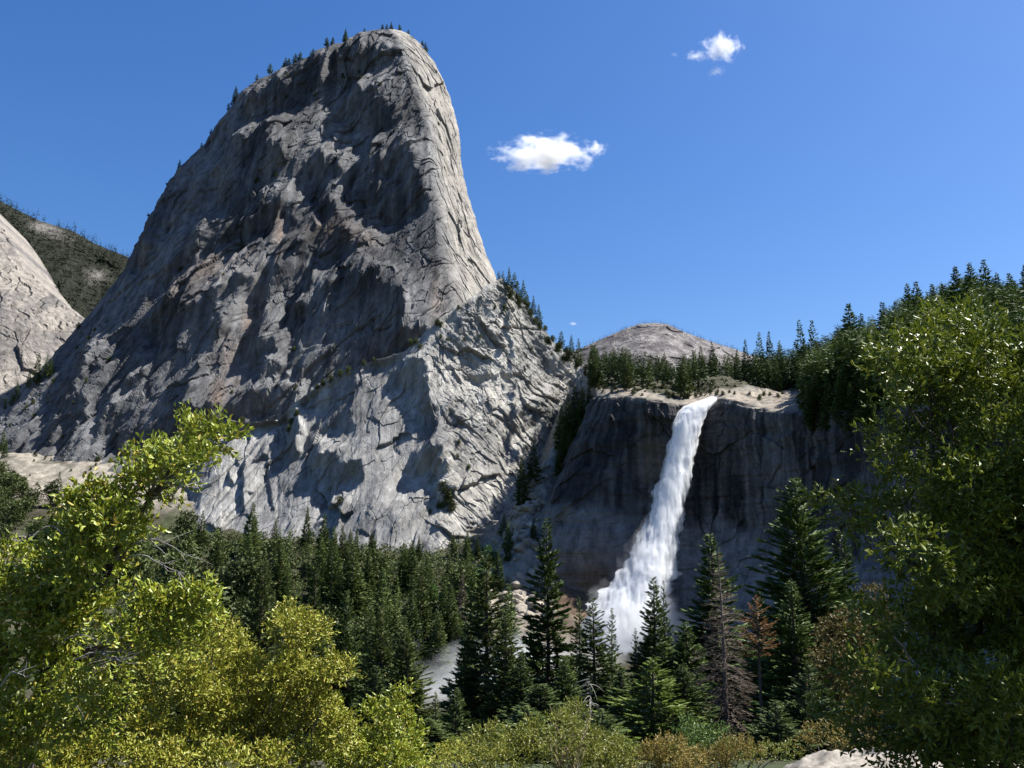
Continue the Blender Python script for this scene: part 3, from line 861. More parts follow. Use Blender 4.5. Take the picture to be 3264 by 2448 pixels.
LU, LV, LP = build_left_dome()

# ------------------------------------------------------------------ plants
def kites(base, d, side, ln, wd, fold=0.0, up=None, hexa=False):
    """leaf blades: base points, unit direction, unit side vector, length, width"""
    n = len(base)
    ln = np.broadcast_to(ln, (n,))[:, None]; wd = np.broadcast_to(wd, (n,))[:, None]
    nrm = np.cross(d, side)
    if hexa:
        f = nrm * wd * fold
        V = np.stack([base, base + d * ln * .32 + side * wd * .42 + f, base + d * ln * .68 + side * wd * .38 + f, base + d * ln - nrm * ln * .06,
                      base + d * ln * .68 - side * wd * .38 + f, base + d * ln * .32 - side * wd * .42 + f], 1)
        i = np.arange(n)[:, None] * 6
        F = np.concatenate([i + np.array([[0, 1, 2, 3]]), i + np.array([[0, 3, 4, 5]])], 0)
        return V.reshape(-1, 3), F
    V = np.stack([base, base + d * ln * .4 + side * wd * .5, base + d * ln, base + d * ln * .4 - side * wd * .5], 1)
    F = np.arange(n)[:, None] * 4 + np.array([[0, 1, 2, 3]])
    return V.reshape(-1, 3), F

def unit(a):
    return a / (np.linalg.norm(a, axis=-1, keepdims=True) + 1e-9)

def tube(pts, rad, k=6):
    pts = np.asarray(pts, float); rad = np.asarray(rad, float)
    d = unit(np.gradient(pts, axis=0))
    ref = np.where(np.abs(d[:, 2:3]) > .9, np.array([[1., 0, 0]]), np.array([[0, 0, 1.]]))
    a = unit(np.cross(d, ref)); b = np.cross(d, a)
    th = np.linspace(0, 2 * np.pi, k, endpoint=False)
    V = pts[:, None] + rad[:, None, None] * (a[:, None] * np.cos(th)[None, :, None] + b[:, None] * np.sin(th)[None, :, None])
    return V.reshape(-1, 3), grid_faces(len(pts), k, True)

class MB:
    def __init__(s): s.V = []; s.F = {}; s.n = 0
    def add(s, V, F):
        F = np.asarray(F)
        s.F.setdefault(F.shape[1], []).append(F + s.n)
        s.V.append(np.asarray(V, float)); s.n += len(V)
    def mesh(s, name, smooth=False):
        return mesh_from(name, np.concatenate(s.V), [np.concatenate(f) for f in s.F.values()], None, smooth)

def conifer(seed, H, R, whorl, per, spr, sl, sw, droop=0.25, base=0.08, shape=0.85, gap=0.12, thin=1.0, wood=True, up=0.15):
    """returns trunk and crown meshes of a conifer H metres tall"""
    r = np.random.RandomState(seed)
    tb = MB()
    zz = np.linspace(0, H, 14)
    lean = r.normal(0, .006, 2)
    px = lean[0] * zz + .12 * np.sin(zz * .2 + r.rand() * 6); py = lean[1] * zz
    tr = 0.012 * H * (1 - zz / H) ** 0.85 + 0.02
    tb.add(*tube(np.stack([px, py, zz], -1), tr, 7))
    zs = base * H + (H * 0.985 - base * H) * (np.linspace(0, 1, whorl) ** 0.95)
    B = []; D = []; TT = []
    lob = r.rand(8) * 6.28
    for z0 in zs:
        z = z0
        t = (z - base * H) / (H - base * H)
        L0 = R * ((1 - t) ** shape) * (0.62 + 0.38 * sm(0, .12, t)) + 0.02 * R
        k = max(3, int(per * (0.55 + 0.45 * (1 - t))))
        a0 = r.rand() * 6.28
        for j in range(k):
            if r.rand() < gap: continue
            az = a0 + j * 6.283 / k + r.normal(0, .4)
            z = z0 + r.uniform(-.5, .5) * (H * (1 - base) / whorl) * 1.6
            z = min(z, H * .985)
            L = L0 * (0.45 + .75 * r.rand()) * (1 + .18 * math.sin(3 * az + z * .5 + lob[0]))
            el = up + 0.55 * t + r.normal(0, .1)
            x0 = np.interp(z, zz, px); y0 = np.interp(z, zz, py)
            ns = max(3, int(spr * L / R + 2))
            tt = np.sqrt(r.rand(ns)) * .92 + .08
            dirv = np.array([math.cos(az) * math.cos(el), math.sin(az) * math.cos(el), math.sin(el)])
            sag = -droop * L * tt ** 2 * (1 - .7 * t) + 0.10 * L * tt ** 4
            p = np.array([x0, y0, z]) + dirv * (tt * L)[:, None]
            p[:, 2] += sag
            sd = np.array([-math.sin(az), math.cos(az), 0])
            sidew = r.choice([-1, 1], ns) * (0.35 + .75 * r.rand(ns)) * (1.15 - tt)
            d = dirv[None] * (.55 + .6 * tt[:, None]) + sd[None] * sidew[:, None]
            d[:, 2] += -.25 * (1 - t) + r.normal(0, .22, ns)
            p = p + sd * (sidew * .16 * L * r.rand(ns))[:, None]
            B.append(p); D.append(unit(d)); TT.append(np.full(ns, t))
            if wood and L > .35 * R * .3:
                q = np.linspace(0, .9, 4)
                bp = np.array([x0, y0, z]) + dirv * (q * L)[:, None]
                bp[:, 2] += -droop * L * q ** 2 * (1 - .7 * t) + 0.10 * L * q ** 4
                tb.add(*tube(bp, .0026 * H * (1 - q * .9) * (L / R + .2) + .004, 3))
    B = np.concatenate(B); D = np.concatenate(D)
    n = len(B)
    rv = unit(r.normal(size=(n, 3)) + np.array([0, 0, .0]))
    S = unit(np.cross(D, rv * np.array([.6, .6, 1.])))
    cb = MB()
    tk = .45 + .55 * (1 - np.concatenate(TT)) ** .8
    ln = sl * (.6 + .8 * r.rand(n)) * tk; wd = sw * (.6 + .8 * r.rand(n)) * thin * tk
    cb.add(*kites(B, D, S, ln, wd))
    return tb.mesh('trunk', True), cb.mesh('crown')

def lobed(seed, lobes, leaf, lw, cover, twig=7, outward=.6, hexa=True, shell=.55, up=.3):
    """leaves on twigs filling rounded lobes: lobes = array (x,y,z,r)"""
    r = np.random.RandomState(seed)
    Bs, Ds = [], []
    for (x, y, z, R) in lobes:
        nl = cover * 4 * math.pi * R * R / (leaf * lw * .6)
        nt_ = max(3, int(nl / twig))
        dv = unit(r.normal(size=(nt_, 3)) + np.array([0, 0, .25]))
        rad = R * (shell + (1.12 - shell) * r.rand(nt_) ** .7)
        rad *= 1 + .28 * noise(dv * 2.1 + seed, 400)
        c = np.array([x, y, z]) + dv * rad[:, None] * np.array([1, 1, .9])
        td = unit(dv * outward + r.normal(0, .45, (nt_, 3)) + np.array([0, 0, up]))
        tl = leaf * twig * .36
        k = np.arange(twig)
        al = (k[None] + r.rand(nt_, twig)) / twig
        p = c[:, None] + td[:, None] * (al * tl)[..., None]
        d = unit(td[:, None] * .75 + r.normal(0, .62, (nt_, twig, 3)))
        Bs.append(p.reshape(-1, 3)); Ds.append(d.reshape(-1, 3))
    B = np.concatenate(Bs); D = np.concatenate(Ds); n = len(B)
    rv = unit(r.normal(size=(n, 3)) * np.array([1, 1, .6]) + np.array([0, 0, .9]))    # blades tend to lie face up
    S = unit(np.cross(D, rv))
    ln = leaf * (.6 + .7 * r.rand(n)); wd = lw * (.6 + .7 * r.rand(n))
    mb = MB()
    if hexa:
        mb.add(*kites(B, D, S, ln, wd, .25, None, True))
    else:
        mb.add(*kites(B, D, S, ln, wd))
    return mb

def limbs(seed, root, targets, r0, wob=.12, k=6, nseg=9, up=.0):
    """branches from root fork towards each target"""
    rr = np.random.RandomState(seed)
    mb = MB()
    root = np.asarray(root, float)
    for tgt in targets:
        tgt = np.asarray(tgt, float)
        t = np.linspace(0, 1, nseg)[:, None]
        L = np.linalg.norm(tgt - root)
        ctrl = (root + tgt) / 2 + np.array([0, 0, up * L]) + rr.normal(0, wob * L, 3)
        p = (1 - t) ** 2 * root + 2 * t * (1 - t) * ctrl + t ** 2 * tgt
        p[1:-1] += rr.normal(0, .012 * L, (nseg - 2, 3))
        mb.add(*tube(p, r0 * (1 - .88 * t[:, 0]) * (.6 + .4 * rr.rand()), k))
    return mb

def tree(name, tm, cm, loc, label, cat, group=None, tmat=None, cmat=None, rz=0, sc=1.0):
    e = empty(name, loc, rz, sc)
    tag(e, label, cat, group)
    obj('trunk', tm, tmat, e); obj('crown', cm, cmat, e)
    return e
R_ = random.Random(5)

# --- foreground conifers, some 60 to 160 m away
def ground_at(u, Y):
    x = float(pix(u, 1224, Y)[0])
    x = (u - 1632) / FPX * Y * 1.02
    return x, Y, float(G(x, Y))
HERO = {}
def hero_mesh(kind, seed):
    key = (kind, seed)
    if key not in HERO:
        a = dict(fir=(seed, 30, 5.2, 88, 9, 90, .85, .27, .30, .06, .85, .10),
                 droopy=(seed, 30, 5.6, 78, 8, 110, .95, .28, .48, .08, .85, .16),
                 slim=(seed, 30, 4.2, 74, 8, 60, .8, .26, .25, .12, .9, .2),
                 young=(seed, 16, 4.6, 52, 9, 110, .58, .19, .12, .03, .9, .08),
                 bushy=(seed, 30, 6.0, 92, 10, 100, .85, .28, .22, .04, .75, .05))[kind]
        HERO[key] = conifer(*a)
    return HERO[key]
def hero(kind, seed, u, vt, Y, halfw, mat, label, name='conifer', vb=None, cat='conifer'):
    x, y, z = ground_at(u, Y)
    ztop = float(pix(u, vt, Y)[2])
    if vb is not None:
        z = float(pix(u, vb, Y)[2])
    H = ztop - z
    tm, cm = hero_mesh(kind, seed)
    Hm = 16 if kind == 'young' else 30
    Rm = dict(fir=5.2, droopy=5.6, slim=4.2, young=4.6, bushy=6.0)[kind]
    sx = 1.7 * halfw * Y / FPX / Rm
    e = empty(name, (x, y, z), R_.random() * 6.28, (sx, sx, H / Hm))
    tag(e, label, cat, 'conifers standing in front of the waterfall')
    t_ = tm.copy() if tm.users else tm
    c_ = cm.copy() if cm.users else cm
    obj('trunk', t_, M_BARK, e); obj('crown', c_, mat, e)
    return e
hero('bushy', 11, 1320, 2000, 118, 72, M_OLIVECON, 'broad mid green conifer left of the mist, in front of the dark forest')
hero('droopy', 12, 1558, 1765, 132, 92, M_OLIVECON, 'tall olive conifer with drooping open boughs to the right of the mist')
hero('fir', 13, 1612, 1945, 112, 62, M_OLIVECON, 'bushy grey green pine standing close in front of the drooping olive conifer')
hero('droopy', 14, 1736, 1652, 128, 80, M_DARKCON, 'tallest dark conifer, bare black trunk showing, just left of the fall base')
hero('slim', 15, 1835, 1900, 120, 42, M_DARKCON, 'dark narrow conifer whose top overlaps the brown wet slab')
hero('droopy', 16, 1878, 1905, 110, 70, M_CONIFER, 'green layered conifer with a grey bare snag branch, left of the white spray')
hero('slim', 17, 1932, 1935, 124, 36, M_DARKCON, 'small spire shaped conifer standing out against the white spray')
hero('fir', 18, 2062, 1838, 120, 66, M_CONIFER, 'upright green conifer covering the right edge of the spray')
hero('slim', 19, 2092, 1850, 136, 32, M_DARKCON, 'slim dark conifer peeping out behind the upright green one')
hero('slim', 27, 2006, 2000, 118, 30, M_CONIFER, 'short thin conifer just below the white spray')
hero('young', 20, 2045, 2095, 72, 125, M_YOUNGCON, 'broad bright yellow green young conifer in front of the waterfall')
hero('fir', 21, 2245, 1698, 128, 105, M_DARKCON, 'tall dark conifer directly behind the dead brown one')
hero('bushy', 22, 2520, 1522, 112, 150, M_DARKCON, 'largest dark green conifer, right of the dead tree')
hero('fir', 23, 2484, 1850, 98, 85, M_DARKCON, 'green conifer nested in front of the largest dark conifer')
hero('young', 24, 2525, 2110, 78, 90, M_CONIFER, 'small fresh green conifer low in front of the largest dark conifer')
hero('slim', 25, 1405, 2200, 105, 26, M_OLIVECON, 'thin small conifer at the foot of the mist')
hero('young', 26, 1465, 2190, 88, 55, M_CONIFER, 'small dark green conifer below the drooping olive conifer')
hero('fir', 28, 2390, 1870, 140, 60, M_DARKCON, 'dark conifer behind the rust coloured pine')
hero('bushy', 29, 872, 1785, 190, 70, M_OLIVECON, 'light green broad conifer rising over the yellow shrub')
hero('fir', 30, 1130, 1880, 170, 60, M_CONIFER, 'dark green conifer between the yellow shrub and the mist')
hero('bushy', 31, 1720, 2180, 92, 100, M_CONIFER, 'low wide conifer boughs under the black trunked tree')
hero('fir', 32, 2160, 1980, 118, 75, M_DARKCON, 'dark conifer left of the dead brown tree')
hero('fir', 33, 2650, 1690, 120, 80, M_DARKCON, 'dark conifer half hidden by the right hand bay tree')
hero('fir', 34, 1225, 2120, 110, 66, M_CONIFER, 'deep green conifer just right of the yellow shrub top')

for (kind, sd_, u, vt, Y, hw, mat, lab) in [
    ('bushy', 40, 1500, 1985, 150, 60, M_CONIFER, 'dark conifer between the gorge mist and the drooping olive conifer'),
    ('fir', 41, 1660, 2080, 105, 60, M_CONIFER, 'green conifer between the grey green pine and the black trunked one'),
    ('bushy', 42, 1790, 2090, 102, 60, M_CONIFER, 'leafy conifer just right of the black trunk'),
    ('fir', 43, 1960, 2120, 100, 55, M_DARKCON, 'dark low conifer left of the bright young one'),
    ('bushy', 44, 2150, 2120, 100, 70, M_CONIFER, 'wide dark conifer right of the bright young one'),
    ('fir', 45, 2340, 2060, 126, 70, M_DARKCON, 'dark conifer filling the gap under the rust pine'),
    ('bushy', 46, 2420, 2060, 108, 70, M_DARKCON, 'dark conifer left of the largest dark conifer'),
    ('bushy', 47, 1235, 1930, 160, 62, M_OLIVECON, 'olive conifer left of the broad mid green one'),
    ('fir', 48, 1030, 1790, 210, 50, M_CONIFER, 'narrow dark conifer above the top of the yellow shrub'),
    ('bushy', 49, 1390, 2290, 70, 70, M_CONIFER, 'low dark green conifer at the bottom left of the mist'),
    ('bushy', 50, 2620, 1800, 118, 80, M_DARKCON, 'dark conifer behind the rounded brown oak')]:
    hero(kind, sd_, u, vt, Y, hw, mat, lab)

_r = np.random.RandomState(71)
for i in range(15):
    u = 1490 + 1110 * (i + _r.uniform(.1, .9)) / 15
    vt = _r.uniform(1960, 2120) if not 1780 < u < 2110 else _r.uniform(2110, 2190)
    e = hero(['fir', 'bushy', 'droopy'][i % 3], 80 + i % 5, u, vt, _r.uniform(150, 200), _r.uniform(48, 66), [M_CONIFER, M_OLIVECON, M_DARKCON][i % 3], 'conifer of the second row, half hidden behind the foreground conifers')
    e['group'] = 'second row of conifers before the gorge'
for (u, vt, Y, hw, lab) in [(1680, 2250, 62, 95, 'low broad green conifer at the bottom centre behind the olive bushes'), (1900, 2260, 66, 85, 'low green conifer at the foot of the pale snag'), (2150, 2260, 70, 80, 'low green conifer left of the elder bush'), (2420, 2230, 72, 80, 'low green conifer behind the granite outcrop')]:
    hero('young', 24, u, vt, Y, hw, M_CONIFER, lab)

# dead brown conifer and the rust pine
def dead_tree():
    tm, cm = conifer(61, 26, 4.6, 76, 6, 60, .85, .05, 1.05, .04, .72, .12, 1.0, True, .12)
    x, y, z = ground_at(2268, 104)
    z = float(pix(2268, 2385, 104)[2]); zt = float(pix(2268, 1750, 104)[2])
    e = empty('dead_conifer', (x, y, z), 1.0, (1.0, 1.0, (zt - z) / 26))
    tag(e, 'dead grey brown conifer with drooping bare twigs', 'dead tree')
    obj('trunk', tm, M_DEADBARK, e); obj('crown', cm, M_DEADNEEDLE, e)
    tm, cm = conifer(62, 20, 3.0, 40, 5, 26, .5, .2, .1, .55, .55, .25)
    x, y, z = ground_at(2372, 96)
    z = float(pix(2372, 2330, 96)[2]); zt = float(pix(2372, 1900, 96)[2])
    e = empty('rust_pine', (x, y, z), 1.0, (.8, .8, (zt - z) / 20))
    tag(e, 'small pine with rust red dying needles beside the dead conifer', 'pine')
    obj('trunk', tm, M_BARK, e); obj('crown', cm, M_RUST, e)
dead_tree()

def snag():
    r = np.random.RandomState(3)
    b = pix(1880, 2240, 100)
    mb = MB()
    mb.add(*tube(np.array([b + [0, 0, -6], b + [0, 0, -2], b + [.1, 0, 1.6]]), [.07, .06, .03], 6))
    for k in range(26):
        az = r.rand() * 6.28; L = .8 + 1.8 * r.rand(); z0 = -1.5 + 4 * r.rand()
        t = np.linspace(0, 1, 6)[:, None]
        d = np.array([math.cos(az), math.sin(az), .0])
        p = b + np.array([0, 0, z0]) + d * L * t + np.array([0, 0, 1]) * (-.5 * L * t ** 2) + r.normal(0, .05, (6, 3)) * t
        mb.add(*tube(p, .05 * (1 - .8 * t[:, 0]), 4))
    o = obj('bare_snag', mb.mesh('snag', True), M_GREY)
    tag(o, 'pale grey bare branches of a dead snag among the green conifers', 'dead tree')
snag()

# --- mid distance broadleaf trees
def round_tree(seed, H, R, leaf, lw, cover, nl=9, low=.25):
    r = np.random.RandomState(seed)
    lobes = []
    for k in range(nl):
        a = r.rand() * 6.28; t = r.rand()
        zc = H * (low + (.82 - low) * t); rr_ = R * (1 - .45 * t) * (.35 + .4 * r.rand())
        lobes.append((math.cos(a) * rr_, math.sin(a) * rr_, zc, R * (.32 + .22 * r.rand())))
    lobes.append((0, 0, H - R * .42, R * .42))
    lobes = np.array(lobes)
    mb = lobed(seed, lobes, leaf, lw, cover, 5, .6, False, .6)
    tb = limbs(seed + 1, (0, 0, H * .2), lobes[:, :3], .012 * H, .08, 5)
    tb.add(*tube(np.array([(0, 0, -1.0), (0, 0, H * .12), (0, 0, H * .22)]), [.024 * H, .02 * H, .015 * H], 7))
    return tb.mesh('trunk', True), mb.mesh('crown')
for (u, vt, Y, H, R, seed, lab) in [(2640, 1945, 100, 13, 4.2, 71, 'rounded brown tinged oak right of the large dark conifer'),
                                     (2730, 1870, 112, 14, 3.6, 72, 'brownish oak crown showing through the bay tree'),
                                     (2590, 2050, 92, 10, 3.0, 73, 'small brown oak below the rounded brown oak'),
                                     (2660, 2250, 45, 5, 2.0, 74, 'low ochre oak scrub at the edge of the granite outcrop')]:
    tm, cm = round_tree(seed, H, R, .34, .2, 1.1, 12)
    x, y, z = ground_at(u, Y)
    z = float(pix(u, vt, Y)[2]) - H
    tree('brown_oak', tm, cm, (x, y, z), lab, 'oak', None, M_OAKBARK, M_BROWNOAK, seed)

# --- forest at the foot of the cliff
FAR = [conifer(200 + k, 36, 5.6 + (k % 3) * .7, 46, 8, 12, 2.2, .9, .25, .05, .95, .08, 1, False) for k in range(6)]
FARPINE = [conifer(220 + k, 30, 4.8, 26, 7, 12, 2.0, 1.1, .12, .3, .55, .2, 1, False) for k in range(4)]
MIDC = [conifer(240 + k, 36, 6.4 + .5 * (k % 3), 60, 9, 28, 1.8, .7, .3, .06, .98, .1, 1, False) for k in range(5)]
ROUND = [round_tree(260 + k, 20, 7.5, 1.5, .95, 1.0, 9) for k in range(4)]
GREENR = [round_tree(270 + k, 14, 5.5, 1.0, .7, 1.1, 8) for k in range(2)]
protos = {}
def put(kind, k, mat, loc, sc, label, cat, group, name, tmat=None):
    key = (kind, k, mat.name)
    src = dict(far=FAR, pine=FARPINE, mid=MIDC, round=ROUND, green=GREENR)[kind]
    if key not in protos:
        tm, cm = src[k % len(src)]
        if tm.users: tm = tm.copy(); tm.materials.clear()
        if cm.users: cm = cm.copy(); cm.materials.clear()
        e = empty(name, loc)
        obj('trunk', tm, M_BARK, e); obj('crown', cm, mat, e)
        protos[key] = e
    else:
        e = dup(protos[key])
        e.name = name
    e.location = loc; e.rotation_euler = (0, 0, R_.random() * 6.28)
    e.scale = sc if hasattr(sc, '__len__') else (sc, sc, sc)
    tag(e, label, cat, group)
    return e

TLINE = [(380,1600),(470,1580),(560,1560),(640,1595),(700,1590),(770,1625),(860,1590),(940,1600),(985,1610),(1010,1690),(1060,1640),(1090,1600),(1130,1690),(1200,1700),(1280,1700),(1340,1715),(1400,1740),(1470,1700),(1500,1690),(1560,1760),(1620,1800)]
def forest():
    r = np.random.RandomState(44)
    pts = []
    tries = 0
    while len(pts) < 125 and tries < 20000:
        tries += 1
        u = r.uniform(430, 1640); Y = r.uniform(430, 745)
        x = (u - 1632) / FPX * Y * 1.01
        if any((x - a) ** 2 + (Y - b) ** 2 < 8.0 ** 2 for a, b, *_ in pts): continue
        z = float(G(x, Y))
        vlim = float(interp(u, TLINE)) + r.uniform(-22, 60)
        H = r.uniform(32, 62)
        uu, vt = proj(np.array([x, Y, z + H]))
        if vt < vlim:
            H = H * .9
            # shrink until the tree stays below the tree line
            for _ in range(12):
                uu, vt = proj(np.array([x, Y, z + H]))
                if vt >= vlim: break
                H *= .92
        if H < 14: continue
        if u > 1480 and r.rand() < .5: continue
        if Y < 520 and 1330 < u < 1660: continue
        pts.append((x, Y, z, H))
    for i, (x, Y, z, H) in enumerate(pts):
        rn = r.rand()
        uu = proj(np.array([x, Y, z]))[0]
        if (uu < 900 and rn < .45) or rn < .1:
            put('round', i % 4, M_OLIVE, (x, Y, z - .5), H / 20 * .72, 'rounded olive green oak among the dark conifers at the cliff foot', 'oak', 'oaks in the cliff foot forest', 'oak_tree')
        else:
            s = H / 36
            mt = M_CONIFER if rn < .62 else M_OLIVECON
            lab = 'dark green conifer in the dense forest below the granite buttress' if mt is M_CONIFER else 'lighter olive conifer in the dense forest below the granite buttress'
            put('mid', i % 5, mt, (x, Y, z - .5), (s * r.uniform(.8, 1.3), s * r.uniform(.8, 1.3), s), lab, 'conifer', 'conifers of the forest below the buttress', 'conifer')
    return pts
FPTS = forest()
for (u, Y, H, lab) in [(785, 540, 42, 'bare brown dead conifer standing in the forest left of centre'), (1480, 610, 34, 'thin dead grey snag against the foot of the buttress')]:
    x = (u - 1632) / FPX * Y * 1.01
    put('far', 2, M_DEADNEEDLE, (x, Y, float(G(x, Y)) - .5), (H / 60, H / 60, H / 36), lab, 'dead tree', None, 'dead_conifer')
def forest_mass():
    r = np.random.RandomState(45)
    sp, hs_ = [], []
    Bq = []
    for k in range(5200):
        u = r.uniform(250, 1640); Y = r.uniform(425, 770)
        x = (u - 1632) / FPX * Y * 1.01
        z = float(G(x, Y)); p = np.array([x, Y, z])
        if x > -70 and Y < 540: continue
        if u > 1560 or (u > 1480 and r.rand() < .5 and Y > 560): continue
        if u < 420 and Y > 720: continue
        if k % 20 == 0:
            H = r.uniform(18, 38)
            vlim = float(interp(u, TLINE)) + r.uniform(5, 60)
            for _ in range(12):
                if proj(p + np.array([0, 0, H]))[1] >= vlim: break
                H *= .9
            if H > 9: sp.append(p); hs_.append(H * r.uniform(.55, .95))
        else:
            if proj(p + np.array([0, 0, 6]))[1] > float(interp(u, TLINE)):
                Bq.append((x, Y, z + r.uniform(.5, 2.5), r.uniform(1.4, 3.2)))
    mass_forest('forest', sp, hs_, 46, M_CONIFER, 'dark conifers crowded between the larger trees below the buttress', 130, .75)
    mb = lobed(47, np.array(Bq), 1.6, 1.0, .55, 4, .6, False, .6)
    tag(obj('undergrowth', mb.mesh('undergrowth'), M_OLIVE), 'dark undergrowth filling the floor of the cliff foot forest', 'undergrowth', kind='stuff')
    Bq = []
    for k in range(420):
        Y = 95 + 90 * r.rand() ** 1.3; u = r.uniform(1000, 2900)
        x = (u - 1632) / FPX * Y * 1.05
        if Y < 45 and 2250 < u: continue
        Bq.append((x, Y, float(G(x, Y)) + .3, r.uniform(.8, 1.0 + Y / 70)))
    mb = lobed(48, np.array(Bq), .26, .13, .6, 5, .6, False, .6)
    tag(obj('undergrowth', mb.mesh('undergrowth'), M_OLIVECON), 'dark green undergrowth on the slope beneath the foreground conifers', 'undergrowth', kind='stuff')

# bright green deciduous clump and gully trees
for i, (u, v, Y, H) in enumerate([(1545, 1760, 650, 18), (1500, 1740, 640, 14), (1380, 1800, 640, 13), (1345, 1790, 630, 12), (1560, 1700, 690, 16)]):
    p = pix(u, v, Y)
    put('green', i % 2, M_BROADGREEN, (p[0], p[1], float(G(p[0], p[1])) - .3), H / 14, 'bright green leafy tree at the foot of the boulder gully', 'deciduous tree', 'bright green trees by the boulder gully', 'deciduous_tree')
for i, (u, vb, Y, H, lab) in enumerate([
        (1665, 1570, 735, 42, 'dark conifer in the middle of the boulder gully'), (1702, 1520, 745, 40, 'slim tall conifer at the head of the boulder gully'),
        (1620, 1690, 690, 24, 'young conifer on the left rim of the boulder gully'), (1700, 1720, 690, 20, 'small conifer low in the boulder gully'),
        (1590, 1800, 650, 30, 'conifer at the foot of the boulder gully')]):
    x, y = (u - 1632) / FPX * Y * 1.0, Y
    z = float(G(x, y))
    put('mid', i, M_DARKCON, (x, y, z - .5), H / 36, lab, 'conifer', None, 'conifer')
for i, (u, vb, Y, H) in enumerate([(1790, 1440, 765, 42), (1812, 1420, 770, 46), (1835, 1400, 780, 48), (1860, 1390, 772, 44), (1880, 1370, 780, 40), (1795, 1490, 750, 34), (1818, 1480, 748, 30), (1850, 1440, 752, 30), (1780, 1520, 738, 22)]):
    p = pix(u, vb, Y)
    put('mid', i, M_DARKCON, tuple(p), H / 36, 'tall dark conifer in the steep cleft between the buttress and the waterfall cliff', 'conifer', 'conifers in the cleft beside the waterfall cliff', 'conifer')

# --- plateau forest, right hill
def plateau_forest():
    r = np.random.RandomState(91)
    n = 0
    stuff = MB()
    for k in range(420):
        u = r.uniform(1830, 2640); wd = (16 if u < 2330 else 75) + 380 * r.rand() ** 1.3
        p = plateau_point(u, wd)
        uu, vv = proj(p)
        if uu < 1880: continue
        H = r.uniform(24, 42)
        vlim = interp(uu, [(1830,1060),(1900,1085),(1980,1100),(2090,1125),(2250,1110),(2330,1120),(2400,1100),(2480,1070),(2560,1040),(2640,1000),(2700,960)])
        for _ in range(14):
            _, vt = proj(p + np.array([0, 0, H]))
            if vt >= vlim + r.uniform(-14, 30): break
            H *= .9
        if H < 7: continue
        s = H / 36
        kind = 'far' if r.rand() < .7 else 'pine'
        mt = M_CONIFER if r.rand() < .7 else M_OLIVECON
        if n < 62:
            put(kind, int(r.randint(6)), mt, tuple(p - np.array([0, 0, .4])), (s * 1.1, s * 1.1, s if kind == 'far' else H / 30), 'conifer in the forest belt on the plateau above the waterfall lip', 'conifer', 'conifers on the plateau above the fall', 'conifer')
            n += 1
        else:
            break
    # the lone standing spires on the plateau skyline
    for i, (u, vt, wd) in enumerate([(2290, 1088, 150), (2398, 1082, 130), (2445, 1060, 140), (2480, 1058, 150), (2585, 1020, 120), (2625, 1020, 130)]):
        p = plateau_point(u, wd); zt = float(pix(u, vt, p[1])[2]); H = zt - p[2]
        put('far', i, M_DARKCON, tuple(p), (H / 40, H / 40, H / 36), 'tall conifer standing above the skyline of the plateau forest', 'conifer', 'tall spires of the plateau forest', 'conifer')
plateau_forest()
def hill_forest():
    r = np.random.RandomState(17)
    sky = [(2560,1110),(2620,1080),(2660,1060),(2700,980),(2740,1000),(2810,965),(2860,930),(2900,900),(2960,905),(3000,850),(3050,850),(3120,830),(3180,880),(3264,860),(3400,840)]
    for i, (u, vt) in enumerate([(2680,1045),(2706,968),(2745,1000),(2775,1040),(2812,962),(2850,960),(2886,905),(2920,898),(2968,905),(3005,905),(3040,850),(3085,838),(3135,828),(3175,870),(3215,870),(3262,845),(3310,830)]):
        wd = r.uniform(60, 110); p = plateau_point(u, wd)
        zt = float(pix(u, vt, p[1])[2]); H = max(40, zt - p[2])
        p = np.array([(u - 1632) / FPX * p[1] * 1.0 / (CT - (1224 - vt) / FPX * ST), p[1], zt - H])
        put('mid', i, M_DARKCON, tuple(p), (H / 36 * r.uniform(1.1, 1.5), H / 36 * r.uniform(1.1, 1.5), H / 36), 'tall dark conifer on the skyline of the right hand slope', 'conifer', 'skyline conifers of the right slope', 'conifer')
    for i in range(16):
        u = r.uniform(2575, 2800); p = plateau_point(u, 0) + np.array([-.5, -6.0, -r.uniform(8, 16)]); H = r.uniform(30, 40)
        put('mid', i, M_DARKCON, tuple(p), (H / 32, H / 32, H / 36), 'dark conifer rooted on the ledge just under the rim, right of the pale shelf', 'conifer', 'conifers on the ledge under the rim', 'conifer')
    for i in range(30):
        u = r.uniform(2590, 3320); wd = r.uniform(3, 75); p = plateau_point(u, wd)
        lim = interp(u, sky)
        H = r.uniform(26, 42)
        for _ in range(12):
            _, vt = proj(p + np.array([0, 0, H]))
            if vt >= lim + 40: break
            H *= .9
        put('mid', i, M_DARKCON, tuple(p - np.array([0, 0, 1.])), (H / 30, H / 30, H / 36), 'dark conifer in the shaded stand above the right end of the cliff', 'conifer', 'conifers of the shaded right slope', 'conifer')
hill_forest()

